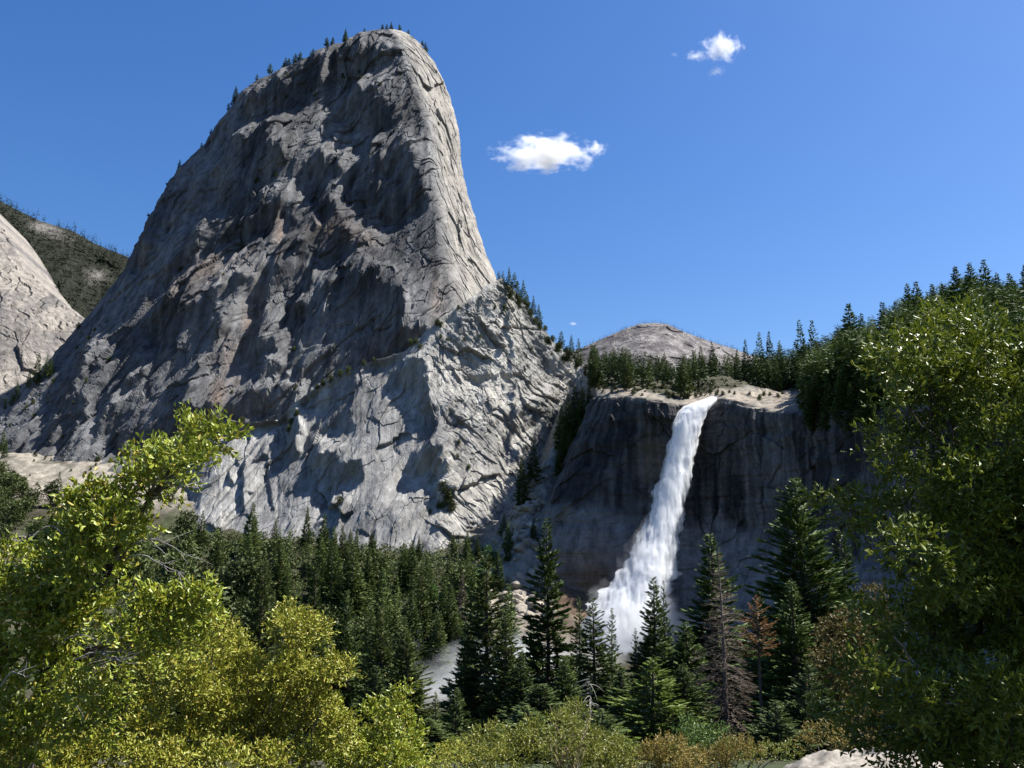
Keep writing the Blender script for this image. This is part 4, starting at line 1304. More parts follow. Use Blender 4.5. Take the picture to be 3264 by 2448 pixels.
def mass_forest(name, spots, Hs, seed, mat, label, cards=26, wf=1.0):
    """a far wood that reads as one mass: small conifers of card boughs"""
    r = np.random.RandomState(seed)
    Bs, Ds, L, W = [], [], [], []
    for p, H in zip(spots, Hs):
        t = r.rand(cards) ** .8
        az = r.rand(cards) * 6.28
        R = H * .17 * (1 - t) * (.7 + .5 * r.rand())
        b = p + np.stack([np.cos(az) * R * .3, np.sin(az) * R * .3, t * H * .93], -1)
        d = np.stack([np.cos(az), np.sin(az), -.35 + .9 * t ** 3 + 0 * az], -1)
        Bs.append(b); Ds.append(unit(d)); L.append((R * .9 + .07 * H * (.3 + t)) * wf); W.append(.10 * H * (1.1 - t) * wf)
    B = np.concatenate(Bs); D = np.concatenate(Ds)
    S = unit(np.cross(D, unit(r.normal(size=B.shape) + np.array([0, 0, 1.2]))))
    mb = MB(); mb.add(*kites(B, D, S, np.concatenate(L), np.concatenate(W)))
    o = obj(name, mb.mesh(name), mat)
    tag(o, label, 'forest', kind='stuff')
forest_mass()
def far_woods():
    r = np.random.RandomState(5)
    # left hill
    m, n, _ = LHILL.shape
    sp = []; hs_ = []
    for k in range(7000):
        i = int(m * r.rand() ** 1.1 * .8); j = r.randint(n)
        p = LHILL[min(i, m - 1), j]
        u, v = proj(p)
        if u < -60 or u > 480: continue
        if ((u - 170 - (v - 745) * 1.4) / 45) ** 2 + ((v - 735) / 26) ** 2 < 1 and r.rand() < .9: continue
        if ((u - 300) / 40) ** 2 + ((v - 880) / 30) ** 2 < 1 and r.rand() < .75: continue
        sp.append(p + np.array([r.normal(0, 6), r.normal(0, 6), -1])); hs_.append(r.uniform(14, 27))
    mass_forest('forest', sp, hs_, 6, leaf_mat('hill_forest', [(0.014, 0.024, 0.012), (0.024, 0.036, 0.017), (0.04, 0.047, 0.024)], .7, .1, .1, 0), 'dark wood covering the hillside behind the left shoulder of the dome', 22)
    # plateau backdrop
    sp = []; hs_ = []
    for k in range(2200):
        u = r.uniform(1780, 2760); wd = (40 if u < 2350 else 85) + 900 * r.rand() ** 1.6
        p = plateau_point(u, wd)
        uu, vv = proj(p)
        H = r.uniform(22, 40)
        vlim = interp(uu, [(1700,1000),(1800,1040),(1860,1075),(1900,1095),(1980,1105),(2090,1125),(2250,1120),(2330,1130),(2400,1112),(2480,1085),(2560,1060),(2640,1020),(2760,980)])
        _, vt = proj(p + np.array([0, 0, H]))
        if vt < vlim + r.uniform(-5, 25): continue
        sp.append(p); hs_.append(H)
    mass_forest('forest', sp, hs_, 7, leaf_mat('plateau_forest', [(0.024, 0.042, 0.015), (0.045, 0.065, 0.024)], .7, .1, .1, 0), 'dense conifer wood far back on the plateau above the fall', 70, .9)
    sp = []; hs_ = []
    for k in range(700):
        u = r.uniform(2560, 3400); wd = 230 * r.rand() ** 1.3 + 2
        p = plateau_point(u, wd); uu, vv = proj(p)
        H = r.uniform(28, 52)
        vlim = interp(uu, [(2500,1130),(2560,1120),(2620,1090),(2660,1070),(2700,1010),(2740,1020),(2810,990),(2860,960),(2900,930),(2960,930),(3000,890),(3050,880),(3120,860),(3180,890),(3264,880),(3400,850)])
        for _ in range(14):
            if proj(p + np.array([0, 0, H]))[1] >= vlim + r.uniform(-15, 30): break
            H *= .9
        if H > 8: sp.append(p - np.array([0, 0, 1.])); hs_.append(H)
    mass_forest('forest', sp, hs_, 9, M_DARKCON, 'dark conifer wood filling the slope under the right hand skyline', 120, .8)
    # distant hill: burnt and sparse trees
    m, n, _ = DIST.shape
    sp = []; hs_ = []
    for k in range(3600):
        i = int(m * r.rand() ** 1.5 * .9); p = DIST[i, r.randint(n)]
        sp.append(p + np.array([0, 0, -1])); hs_.append(r.uniform(10, 26))
    mass_forest('forest', sp, hs_, 8, leaf_mat('burnt_forest', [(0.06, 0.05, 0.045), (0.05, 0.055, 0.035), (0.09, 0.07, 0.06)], .8, .1, .1, 0), 'thin scatter of burnt and living trees over the distant granite hill', 12)
far_woods()

# --- right ridge of the dome: trees and brush down the vegetated crest
def crest():
    r = np.random.RandomState(23)
    for i, (u, vb, H) in enumerate([(1590,905,20),(1603,925,24),(1622,920,26),(1640,935,30),(1650,950,22),(1668,960,26),(1680,985,22),(1700,1000,22),(1718,1020,20),(1790,1120,28),(1822,1140,26),(1845,1165,30),(1880,1190,26),(1905,1200,30),(1935,1215,30),(1960,1225,28),(1990,1225,32)]):
        Y = float(np.interp(u, [1580, 1700, 1850, 2000], [915, 905, 860, 790])) + r.uniform(0, 12)
        p = pix(u, vb, Y)
        put('far' if i % 3 else 'pine', i, M_CONIFER, tuple(p + np.array([0, 0, -2])), H / 36, 'conifer on the brushy crest falling right from the dome', 'conifer', 'conifers on the right crest of the dome', 'conifer')
    for i in range(60):
        t = r.rand(); u = 1610 + t * 330; v = np.interp(u, [1600, 1650, 1700, 1760, 1850, 1950], [915, 950, 1010, 1085, 1165, 1250]) + r.uniform(-8, 30) 
        Y = float(np.interp(u, [1580, 1700, 1850, 2000], [912, 900, 856, 800])) + r.uniform(-2, 10)
        p = pix(u, v, Y)
        s = r.uniform(.25, .5)
        put('round', i % 4, M_OLIVE, tuple(p + np.array([0, 0, -3.5 * s * 2])), s, 'olive brush on the crest falling right from the dome', 'shrub', 'brush on the right crest of the dome', 'shrub')
crest()

# --- trees and brush on the dome itself
def surf(Ug, Vg, Pg, u, v):
    d = (Ug - u) ** 2 + (Vg - v) ** 2
    return Pg.reshape(-1, 3)[np.argmin(d)]
def dome_plants():
    r = np.random.RandomState(29)
    top = [(703,295,15),(690,330,10),(850,225,15),(895,205,11),(905,208,13),(918,206,13),(938,203,16),(954,203,16),(990,190,9),(1000,185,9),(1045,165,13),(1060,155,13),(1100,130,14),(1160,105,8),(1218,90,8),(1232,90,8),(1246,92,9),(1275,92,9),(1300,105,7),(1350,145,9),(1362,155,10),(815,255,9),(745,330,8),(730,335,10),(565,530,9),(660,420,8),(640,470,7)]
    for i, (u, v, H) in enumerate(top):
        k = np.argmin((DU - u) ** 2 + (DV - v) ** 2); p = DP.reshape(-1, 3)[k]
        lab = 'small pine on the skyline of the dome summit' if u > 960 else 'small conifer along the left skyline edge of the dome'
        put('pine' if i % 4 else 'far', i, M_CONIFER, tuple(p + np.array([0, 3, -1.5])), (H / 17, H / 17, H / 21), lab, 'pine', 'small pines along the dome skyline', 'pine_tree')
    sh = [(1090,235,1),(1140,215,1),(965,260,1),(920,255,.8),(1215,290,1),(1000,300,.8),(905,300,.9),(1150,250,.7),(820,580,1),(880,560,1),(1175,480,.7),(570,860,.8),(690,890,.7),(725,890,.7),(250,1050,1.2),(290,1090,1.1),(310,1060,.8),(350,1150,.9),(235,1110,.9),(180,1230,1),(120,1300,1.2),(90,1310,1),(45,1370,1),(115,1340,.8),(300,1230,.8),(250,1300,.6),(215,1390,.7),(190,1400,.8),(935,1115,.8),(305,1470,1.2),(345,1470,.7),(940,1240,.7),(740,1250,.6),(370,620,.7),(480,560,.6),(1395,400,.6)]
    for i, (u, v, s) in enumerate(sh):
        p = surf(DU, DV, DP, u, v)
        put('round', i % 4, M_OLIVE, tuple(p + np.array([0, -.5, -2.2 * s])), .36 * s * r.uniform(.8, 1.25), 'small dark shrub rooted in a crack of the great dome', 'shrub', 'shrubs on the ledges of the dome', 'shrub')
    sb = [(1030,1225,1.2),(1055,1212,1.4),(1085,1195,1.3),(1110,1185,1.5),(1010,1235,1),(1160,1160,.9),(1190,1148,.8),(1310,1100,1.2),(1325,1090,1.2),(1340,1110,1),(1395,1035,1.2),(1405,1040,1),(1405,1075,.9),(1430,1085,.8),(1480,1090,.8),(775,1315,1.5),(655,1350,1.4),(690,1350,1.2),(925,1350,1.3),(920,1370,1.5),(945,1320,1.2),(1455,1465,.8),(1460,1420,.8),(1420,1570,2.2),(1435,1595,2.2),(1405,1610,1.8),(1445,1620,1.8),(1085,1615,1.6),(1490,1500,.9),(1370,1625,.8),(1600,990,1),(1570,985,.9),(1460,985,.9),(1760,1130,.8),(1700,1110,.7),(1530,1080,.8)]
    for i, (u, v, s) in enumerate(sb):
        p = surf(BU, BV, BP, u, v)
        put('round', i % 4, M_OLIVE, tuple(p + np.array([0, -1, -2.5 * s])), .32 * s * r.uniform(.85, 1.15), 'dark green shrub clinging to a ledge of the pale buttress', 'shrub', 'shrubs on the ledges of the buttress', 'shrub')
    for i, (u, v, H) in enumerate([(115,1215,36),(145,1200,28),(160,1200,24),(90,1230,22),(50,1275,26),(35,1290,18),(15,1300,16)]):
        p = surf(LU, LV, LP, u, v)
        p = pix(u, v + 6, 1010.)
        put('far', i, M_CONIFER, tuple(p), H / 36, 'conifer in the notch between the pale left slope and the dome', 'conifer', 'conifers in the left notch', 'conifer')
    for i, (u, v, Y, H) in enumerate([(15,1440,905,26),(25,1470,890,20),(205,1640,800,30),(235,1640,795,22),(75,1680,760,34),(140,1720,740,26),(20,1650,770,28),(110,1650,775,26),(40,1620,790,26),(5,1560,800,30),(60,1570,810,30),(95,1600,800,26),(30,1520,820,26),(-20,1500,830,30),(130,1620,790,24),(85,1540,820,22),(20,1500,842,24),(50,1490,838,20),(-10,1480,846,26),(70,1520,830,18),(170,1690,750,18),(10,1720,740,26),(60,1740,735,20)]):
        x = (u - 1632) / FPX * Y * 1.01; z = float(G(x, Y))
        if i < 4:
            put('far', i, M_DARKCON, (x, Y, z - .5), H / 36, 'dark conifer at the foot of the dome on the far left', 'conifer', 'conifers at the far left foot of the dome', 'conifer')
        else:
            put('round', i % 4, M_OLIVE, (x, Y, z - 1), H / 26, 'rounded olive oak on the slope at the far left', 'oak', 'oaks on the far left slope', 'oak_tree')
    for i in range(26):
        u = r.uniform(-30, 300); Y = r.uniform(690, 800); x = (u - 1632) / FPX * Y * 1.01
        if u > 40 and u < 150 and Y < 760: continue
        H = r.uniform(14, 26)
        put('round' if i % 3 else 'mid', i, M_OLIVE if i % 3 else M_CONIFER, (x, Y, float(G(x, Y)) - .6), (H / 20 * .9) if i % 3 else H / 30, 'rounded olive oak on the slope at the far left' if i % 3 else 'dark conifer among the oaks on the far left slope', 'oak' if i % 3 else 'conifer', 'oaks on the far left slope' if i % 3 else 'conifers on the far left slope', 'oak_tree' if i % 3 else 'conifer')
    for i in range(26):
        u = r.uniform(90, 420); Y = r.uniform(830, 900); x = (u - 1632) / FPX * Y * 1.01
        put('round', i % 4, M_OLIVE, (x, Y, float(G(x, Y)) - .6), r.uniform(.1, .22), 'low bush dotting the sandy slope below the dome', 'shrub', 'low bushes on the sandy slope', 'shrub')
    for i in range(95):
        u = r.uniform(1900, 2580) if i % 4 == 0 else r.uniform(1900, 2300); wd = r.uniform(5, 60); p = plateau_point(u, wd)
        put('round', i % 4, M_OLIVE, tuple(p + np.array([0, 0, -1.])), r.uniform(.12, .28), 'low bush on the pale granite shelf above the waterfall', 'shrub', 'low bushes on the granite shelf', 'shrub')
dome_plants()

# --- boulders
def boulder_mesh(seed):
    r = np.random.RandomState(seed)
    n, m = 18, 12
    th = np.linspace(0, 2 * np.pi, n, endpoint=False); ph = np.linspace(0.02, np.pi - .02, m)
    T, PH = np.meshgrid(th, ph)
    d = np.stack([np.cos(T) * np.sin(PH), np.sin(T) * np.sin(PH), np.cos(PH)], -1)
    rad = np.ones(T.shape) * 1.25
    for k in range(11):
        nn = unit(r.normal(size=3)); dd = d @ nn
        rad = np.where(dd > .05, np.minimum(rad, (.6 + .4 * r.rand()) / np.maximum(dd, .05)), rad)
    P = d * rad[..., None] * np.array([1, .8, .65])
    P = P + .06 * noise(P * 3, seed)[..., None] * d
    c = np.array([0.31, 0.275, 0.225]) * (0.8 + .35 * r.rand())
    V3 = P.reshape(-1, 3)
    return mesh_from('boulder', V3, [grid_faces(m, n, True)[:, ::-1]], {'Col': np.repeat(c[None], len(V3), 0)})
BOULD = [boulder_mesh(500 + k) for k in range(8)]
def boulders():
    r = np.random.RandomState(31)
    n = 0
    for k in range(270):
        Y = r.uniform(600, 775); x = 14 + r.normal(0, 17) + (Y - 690) * .02
        z = float(G(x, Y))
        u, v = proj(np.array([x, Y, z]))
        if not (1440 < u < 1790): continue
        s = 1.3 + 5.5 * r.rand() ** 2.6
        o = obj('boulder', BOULD[k % 8], M_BOULDER)
        o.location = (x, Y, z + s * .2); o.rotation_euler = (r.rand() * .5, r.rand() * .5, r.rand() * 6.28); o.scale = (s, s, s)
        tag(o, 'pale granite boulder in the gully left of the waterfall cliff', 'boulder', 'boulders in the gully beside the waterfall')
    for (u, v, s, lab) in [(1690, 1615, 8, 'largest flat topped boulder high in the gully'), (1655, 1660, 6, 'big tan boulder under the flat topped one in the gully'), (1720, 1680, 7.5, 'large rounded slab boulder against the waterfall cliff'), (1635, 1840, 5, 'tan block at the bottom of the gully')]:
        Y = float(np.interp(v, [1500, 1875], [755, 650])); x = (u - 1632) / FPX * Y * 1.01
        o = obj('boulder', BOULD[int(s) % 8], M_BOULDER); o.location = (x, Y, float(G(x, Y)) + s * .2); o.scale = (s, s, s * .9); o.rotation_euler = (.1, .1, s)
        tag(o, lab, 'boulder', 'boulders in the gully beside the waterfall')
    for k in range(90):
        u = r.uniform(10, 330); Y = r.uniform(640, 760); x = (u - 1632) / FPX * Y * 1.01
        s = .8 + 2.4 * r.rand() ** 3
        o = obj('boulder', BOULD[k % 8], M_BOULDER); o.location = (x, Y, float(G(x, Y)) + s * .15); o.scale = (s, s, s); o.rotation_euler = (r.rand(), r.rand(), r.rand() * 6)
        tag(o, 'grey block on the talus slope at the far left', 'boulder', 'boulders on the far left talus')
boulders()

# ------------------------------------------------------------------ waterfall and mist
def water_mat():
    m, t, b = nodes_mat('falling_water')
    tc = N(t, 'ShaderNodeTexCoord')
    mp = N(t, 'ShaderNodeMapping'); mp.inputs['Scale'].default_value = (1, 1, .13)
    t.links.new(tc.outputs['Object'], mp.inputs[0])
    n = N(t, 'ShaderNodeTexNoise', Scale=.45, Detail=8.0, Roughness=.7)
    t.links.new(mp.outputs[0], n.inputs['Vector'])
    at = N(t, 'ShaderNodeAttribute'); at.attribute_name = 'thick'
    a = N(t, 'ShaderNodeMath', operation='MULTIPLY_ADD')
    t.links.new(n.outputs[0], a.inputs[0]); a.inputs[1].default_value = 2.6; a.inputs[2].default_value = -1.75
    s = N(t, 'ShaderNodeMath', operation='MULTIPLY_ADD')
    t.links.new(at.outputs['Fac'], s.inputs[0]); s.inputs[1].default_value = 2.0; t.links.new(a.outputs[0], s.inputs[2])
    s.use_clamp = True
    tr = N(t, 'ShaderNodeBsdfTranslucent'); tr.inputs['Color'].default_value = (.97, .98, .99, 1)
    df = N(t, 'ShaderNodeBsdfDiffuse')
    t.links.new(ramp(t, n.outputs[0], [(.32, (.62, .66, .70)), (.52, (.96, .97, .98))]), df.inputs['Color'])
    mx = N(t, 'ShaderNodeMixShader'); mx.inputs[0].default_value = .62
    t.links.new(df.outputs[0], mx.inputs[1]); t.links.new(tr.outputs[0], mx.inputs[2])
    tp = N(t, 'ShaderNodeBsdfTransparent')
    m2 = N(t, 'ShaderNodeMixShader'); t.links.new(s.outputs[0], m2.inputs[0])
    t.links.new(tp.outputs[0], m2.inputs[1]); t.links.new(mx.outputs[0], m2.inputs[2])
    t.links.new(m2.outputs[0], t.nodes['Material Output'].inputs['Surface'])
    t.nodes.remove(b)
    return m
def build_fall():
    # v, left u, right u, distance
    W = np.array([(1262,2272,2298,662),(1275,2235,2290,655),(1295,2175,2272,649),(1320,2152,2255,645),(1360,2140,2240,641),(1420,2124,2222,637),(1500,2104,2205,631),(1580,2082,2188,625),(1660,2060,2176,619),(1740,2026,2160,612),(1800,1996,2148,607),(1860,1955,2135,601),(1920,1908,2112,595),(1990,1880,2070,589),(2060,1870,2050,583),(2140,1850,2060,578)], float)
    m, k = 520, 72
    v = np.linspace(1262, 2140, m)
    l = np.interp(v, W[:, 0], W[:, 1]); r_ = np.interp(v, W[:, 0], W[:, 2]); Y = np.interp(v, W[:, 0], W[:, 3])
    l = l + fbm(np.stack([v / 45, v * 0, v * 0], -1), 4, 600) * 2.5; r_ = r_ + fbm(np.stack([v / 30, v * 0, v * 0 + 9], -1), 3, 610) * 2
    th = np.linspace(0, 2 * np.pi, k, endpoint=False)
    cx = np.cos(th)[None]; sy = np.sin(th)[None]
    c = pix((l + r_) / 2, v, Y); hw = (r_ - l) / 2 * Y / FPX * np.interp(v, [1262, 1320, 1500, 2140], [1, .92, .84, .84])
    dep = np.minimum(hw * .75, 12)
    X = c[:, 0:1] + hw[:, None] * cx; Yy = c[:, 1:2] - dep[:, None] * sy; Z = np.repeat(c[:, 2:3], k, 1)
    q = np.stack([X / 5, Yy / 5, Z / 8], -1)
    h = (np.abs(fbm(q * np.array([1, 1, .35]), 4, 620, .5)) - .3) * 1.5 * sm(1270, 1320, v)[:, None]
    X = X + cx * h; Yy = Yy - sy * h; Z = Z + h * .4
    thick = np.clip(1.2 - np.abs(cx) ** 2.5 * 1.15, 0, 1) * np.ones_like(X) - .25 * sm(1560, 1760, v)[:, None] * (1 - sm(1830, 1900, v)[:, None]) - .3 * sm(2060, 2140, v)[:, None]
    me = mesh_from('waterfall', np.stack([X, Yy, Z], -1).reshape(-1, 3), [grid_faces(m, k, True)], {'thick': thick.ravel()}, True)
    o = obj('waterfall', me, water_mat())
    tag(o, 'white waterfall plunging over the dark cliff into spray', 'waterfall', kind='structure')
    # the veil of flying spray round the falling water
    wd = np.interp(v, [1262, 1400, 1700, 1900, 2140], [1.04, 1.08, 1.2, 1.28, 1.25])[:, None]
    wd = wd * (1 + .22 * fbm(np.stack([v[:, None] / 26 + 0 * cx, cx * 1.2 + 0 * v[:, None], 0 * v[:, None] * cx], -1), 4, 640)) * np.interp(v, [1262, 2140], [1.0, 1.12])[:, None]
    X2 = c[:, 0:1] + hw[:, None] * cx * wd; Y2 = c[:, 1:2] - (dep[:, None] * 1.25 + 1.5) * sy; Z2 = np.repeat(c[:, 2:3], k, 1)
    st = 4
    X2, Y2, Z2 = X2[::st, ::3], Y2[::st, ::3], Z2[::st, ::3]
    mm, kk = X2.shape
    V3 = np.stack([X2, Y2, Z2], -1).reshape(-1, 3)
    me = mesh_from('spray_veil', V3, [grid_faces(mm, kk, True)[:, ::-1], np.arange(kk)[None, :], (np.arange(kk) + (mm - 1) * kk)[None, ::-1]])
    # make sure the veil's faces look outwards
    bm_ = bpy.data.meshes  # noqa
    import bmesh
    b2 = bmesh.new(); b2.from_mesh(me); bmesh.ops.recalc_face_normals(b2, faces=b2.faces); b2.to_mesh(me); b2.free()
    m = bpy.data.materials.new('spray_veil'); m.use_nodes = True
    t = m.node_tree; t.nodes.remove(t.nodes['Principled BSDF'])
    pv = N(t, 'ShaderNodeVolumePrincipled'); pv.inputs['Color'].default_value = (.97, .98, .99, 1)
    tc = N(t, 'ShaderNodeTexCoord'); mp = N(t, 'ShaderNodeMapping'); mp.inputs['Scale'].default_value = (1, 1, .16)
    t.links.new(tc.outputs['Object'], mp.inputs[0])
    n = N(t, 'ShaderNodeTexNoise', Scale=.3, Detail=5.0, Roughness=.6); t.links.new(mp.outputs[0], n.inputs['Vector'])
    rg = N(t, 'ShaderNodeMapRange'); rg.inputs[1].default_value = .46; rg.inputs[2].default_value = .64; rg.inputs[3].default_value = 0; rg.inputs[4].default_value = .34
    t.links.new(n.outputs[0], rg.inputs[0]); t.links.new(rg.outputs[0], pv.inputs['Density'])
    t.links.new(pv.outputs[0], t.nodes['Material Output'].inputs['Volume'])
    try: m.cycles.volume_step_rate = .15
    except Exception: pass
    o2 = obj('mist', me, m)
    tag(o2, 'torn veil of flying spray hugging the falling water', 'mist', kind='stuff')
build_fall()

def vol_mat(name, dens, color, nscale, thr, soft, aniso=.2, det=5.0, stretch=(1, 1, 1)):
    m = bpy.data.materials.new(name); m.use_nodes = True
    t = m.node_tree
    t.nodes.remove(t.nodes['Principled BSDF'])
    pv = N(t, 'ShaderNodeVolumePrincipled')
    pv.inputs['Color'].default_value = (*color, 1); pv.inputs['Anisotropy'].default_value = aniso
    tc = N(t, 'ShaderNodeTexCoord')
    ln = N(t, 'ShaderNodeVectorMath', operation='LENGTH')
    t.links.new(tc.outputs['Object'], ln.inputs[0])
    mp = N(t, 'ShaderNodeMapping'); mp.inputs['Scale'].default_value = stretch
    t.links.new(tc.outputs['Object'], mp.inputs[0])
    n = N(t, 'ShaderNodeTexNoise', Scale=nscale, Detail=det, Roughness=.6)
    t.links.new(mp.outputs[0], n.inputs['Vector'])
    # density = clamp((noise*soft + (1-len) - thr)) * dens
    a = N(t, 'ShaderNodeMath', operation='MULTIPLY_ADD'); t.links.new(n.outputs[0], a.inputs[0]); a.inputs[1].default_value = soft; a.inputs[2].default_value = 1 - thr - soft * .5
    b = N(t, 'ShaderNodeMath', operation='SUBTRACT'); t.links.new(a.outputs[0], b.inputs[0]); t.links.new(ln.outputs['Value'], b.inputs[1]); 
    c = N(t, 'ShaderNodeMath', operation='MULTIPLY'); c.use_clamp = False
    cl = N(t, 'ShaderNodeClamp'); t.links.new(b.outputs[0], cl.inputs['Value'])
    t.links.new(cl.outputs[0], c.inputs[0]); c.inputs[1].default_value = dens
    t.links.new(c.outputs[0], pv.inputs['Density'])
    t.links.new(pv.outputs[0], t.nodes['Material Output'].inputs['Volume'])
    return m
def blob(name, loc, sc, mat, rot=(0, 0, 0)):
    n, m = 24, 14
    th = np.linspace(0, 2 * np.pi, n, endpoint=False); ph = np.linspace(0.01, np.pi - .01, m)
    T, PH = np.meshgrid(th, ph)
    P = np.stack([np.cos(T) * np.sin(PH), np.sin(T) * np.sin(PH), np.cos(PH)], -1) * 1.05
    me = mesh_from(name, P.reshape(-1, 3), [grid_faces(m, n, True)[:, ::-1], np.arange(n)[None, ::1], (np.arange(n) + (m - 1) * n)[None, ::-1]])
    o = obj(name, me, mat); o.location = loc; o.scale = sc; o.rotation_euler = rot
    return o
MV = vol_mat('spray', .10, (.95, .96, .98), 2.2, .25, 1.8)
p = pix(2050, 1840, 600)
tag(blob('mist', tuple(p), (22, 18, 44), MV, (0, .22, 0)), 'fine spray drifting round the lower half of the waterfall', 'mist', kind='stuff')
p = pix(2020, 2015, 580)
tag(blob('mist', tuple(p), (46, 32, 36), vol_mat('base_spray', .11, (.97, .98, .99), 1.8, .22, 2.0)), 'dense white spray boiling at the foot of the waterfall', 'mist', kind='stuff')
p = pix(1560, 2150, 500)
tag(blob('mist', tuple(p), (84, 40, 30), vol_mat('gorge_mist', .055, (.93, .95, .98), 1.7, .32, 2.6), (0, -.12, 0)), 'grey white mist filling the gorge left of the waterfall', 'mist', kind='stuff')

# ------------------------------------------------------------------ clouds
def cloud(u, v, Y, wpx, hpx, seed, label, dens=.06, soft=2.6, ns=1.9, rot=0):
    p = pix(u, v, Y); s = Y / FPX
    m = vol_mat('cloud', dens, (1, 1, 1), ns, .34, soft, .1, 7.0, (1.6, 1.6, 1))
    o = blob('cloud', tuple(p), (wpx * s, wpx * s * .5, hpx * s), m, (0, rot, 0))
    # shift the texture for every cloud
    for nd in m.node_tree.nodes:
        if nd.bl_idname == 'ShaderNodeMapping': nd.inputs['Location'].default_value = (seed * 1.7, seed * .9, seed * 2.3)
    tag(o, label, 'cloud')
cloud(1735, 490, 4200, 200, 75, 1, 'long flat white cloud just right of the dome')
cloud(1898, 473, 4200, 52, 34, 2, 'small puff at the right end of the long cloud', .05)
cloud(2300, 152, 4200, 85, 66, 3, 'brightest ragged white cloud high in the sky')
cloud(2220, 178, 4200, 52, 24, 4, 'small thin cloud left of the bright high cloud', .03)
cloud(2282, 228, 4200, 46, 22, 5, 'thin wisp below the bright high cloud', .02, rot=-.3)
cloud(1827, 1032, 6500, 17, 9, 6, 'tiny white cloud low over the distant hill', .05)
cloud(2150, 174, 4200, 18, 10, 7, 'faintest wisp at the far left of the high clouds', .015)

# ------------------------------------------------------------------ foreground oak, shrubs, bay tree
def px_lobes(L, Y, spread, seed, flat=1.0):
    r = np.random.RandomState(seed)
    out = []
    for e in L:
        u, v, rad = e[:3]
        y = Y + r.normal(0, spread) if len(e) < 4 else e[3]
        p = pix(u, v, y)
        out.append((*p, .80 * rad * y / FPX * flat))
    return np.array(out)

OAK = [(600,1352,30),(640,1405,42),(700,1392,38),(737,1402,24),(570,1450,48),(610,1478,42),(505,1452,40),(435,1490,46),(485,1535,56),(385,1540,44),(560,1550,40),(520,1490,44),(300,1602,56),(235,1640,50),(380,1640,56),(335,1680,66),(440,1685,40),(250,1722,58),(205,1760,48),(340,1762,58),(240,1820,66),(155,1822,44),(330,1850,58),(125,1880,64),(40,1790,44),(30,1890,58),(200,1920,72),(60,1985,70),(170,2010,66),(280,1960,60),
       (480,1940,58),(560,1925,58),(640,1905,46),(662,1955,40),(560,1990,66),(460,2010,58),(400,2060,50),(600,2050,50),(500,2080,50),(60,2100,72),(160,2130,66),(225,2185,46),(60,2230,72),(200,2270,66),(300,2230,50),(120,2330,72),(300,2330,50),(380,2180,46),(-60,1900,80),(-60,2100,90),(-60,2300,90),(20,2400,80)]
def build_oak():
    L = px_lobes(OAK, 8.6, .45, 1)
    L[:30, 3] *= 1.15
    root = pix(60, 2700, 9.2)
    e = empty('oak_tree', tuple(root))
    tag(e, 'sunlit live oak leaning up from the lower left corner', 'oak')
    inv = -root
    mb = lobed(901, L, .066, .033, 2.1, 7)
    V = [v + inv for v in mb.V]; mb.V = V
    obj('crown', mb.mesh('crown'), M_OAKLEAF, e)
    k1 = pix(150, 2150, 9.1); k2 = pix(330, 1850, 8.9); k3 = pix(480, 1590, 8.7)
    tb = MB()
    main = np.array([root, pix(90, 2400, 9.2), k1, pix(240, 2000, 9.0), k2, pix(400, 1700, 8.8), k3, pix(560, 1470, 8.6), pix(600, 1360, 8.6)])
    tt = np.linspace(0, 8, 40); mn = np.stack([np.interp(tt, np.arange(9), main[:, k]) for k in range(3)], -1)
    tb.add(*tube(mn - root, np.interp(tt, [0, 8], [.085, .006]), 8))
    for (ax, ids) in ((k1, range(38, 50)), (k2, range(12, 30)), (k3, range(0, 12)), (pix(180, 2120, 9), range(30, 39))):
        q = limbs(77 + len(list(ids)), ax - root, L[list(ids), :3] - root, .018, .08, 5)
        for V_, F_ in zip(q.V, [None] * len(q.V)): pass
        for kf, fl in q.F.items():
            V_ = np.concatenate(q.V)
            tb.add(V_, np.concatenate(fl))
    obj('trunk', tb.mesh('trunk', True), M_OAKBARK, e)
    # bare grey twigs
    r = np.random.RandomState(8)
    def twig(u0, v0, u1, v1, Y, n):
        mbt = MB()
        a = pix(u0, v0, Y); b = pix(u1, v1, Y - .1)
        t = np.linspace(0, 1, 9)[:, None]
        p = a + (b - a) * t + np.array([0, 0, 1]) * .06 * np.sin(t * 5) + r.normal(0, .008, (9, 3))
        mbt.add(*tube(p - root, .007 * (1 - .75 * t[:, 0]), 5))
        for k in range(n):
            i = r.randint(2, 8); d = unit((b - a) + r.normal(0, .5, 3) * np.linalg.norm(b - a)); L_ = np.linalg.norm(b - a) * r.uniform(.2, .45)
            t2 = np.linspace(0, 1, 6)[:, None]
            q = p[i] + d * L_ * t2 + r.normal(0, .008, (6, 3)) * t2
            mbt.add(*tube(q - root, .0035 * (1 - .7 * t2[:, 0]), 4))
        obj('bare_twig', mbt.mesh('bare_twig', True), M_GREY, e)
    for a in [(200,1700,55,1706,8.2,5),(430,1735,620,1750,8.2,6),(400,1780,590,1812,8.2,5),(230,2110,440,2090,8.0,9),(200,2050,350,2030,8.1,6),(0,2185,110,2130,7.9,5),(560,1560,700,1470,8.5,4),(540,1580,680,1545,8.5,8)]:
        twig(*a)
build_oak()

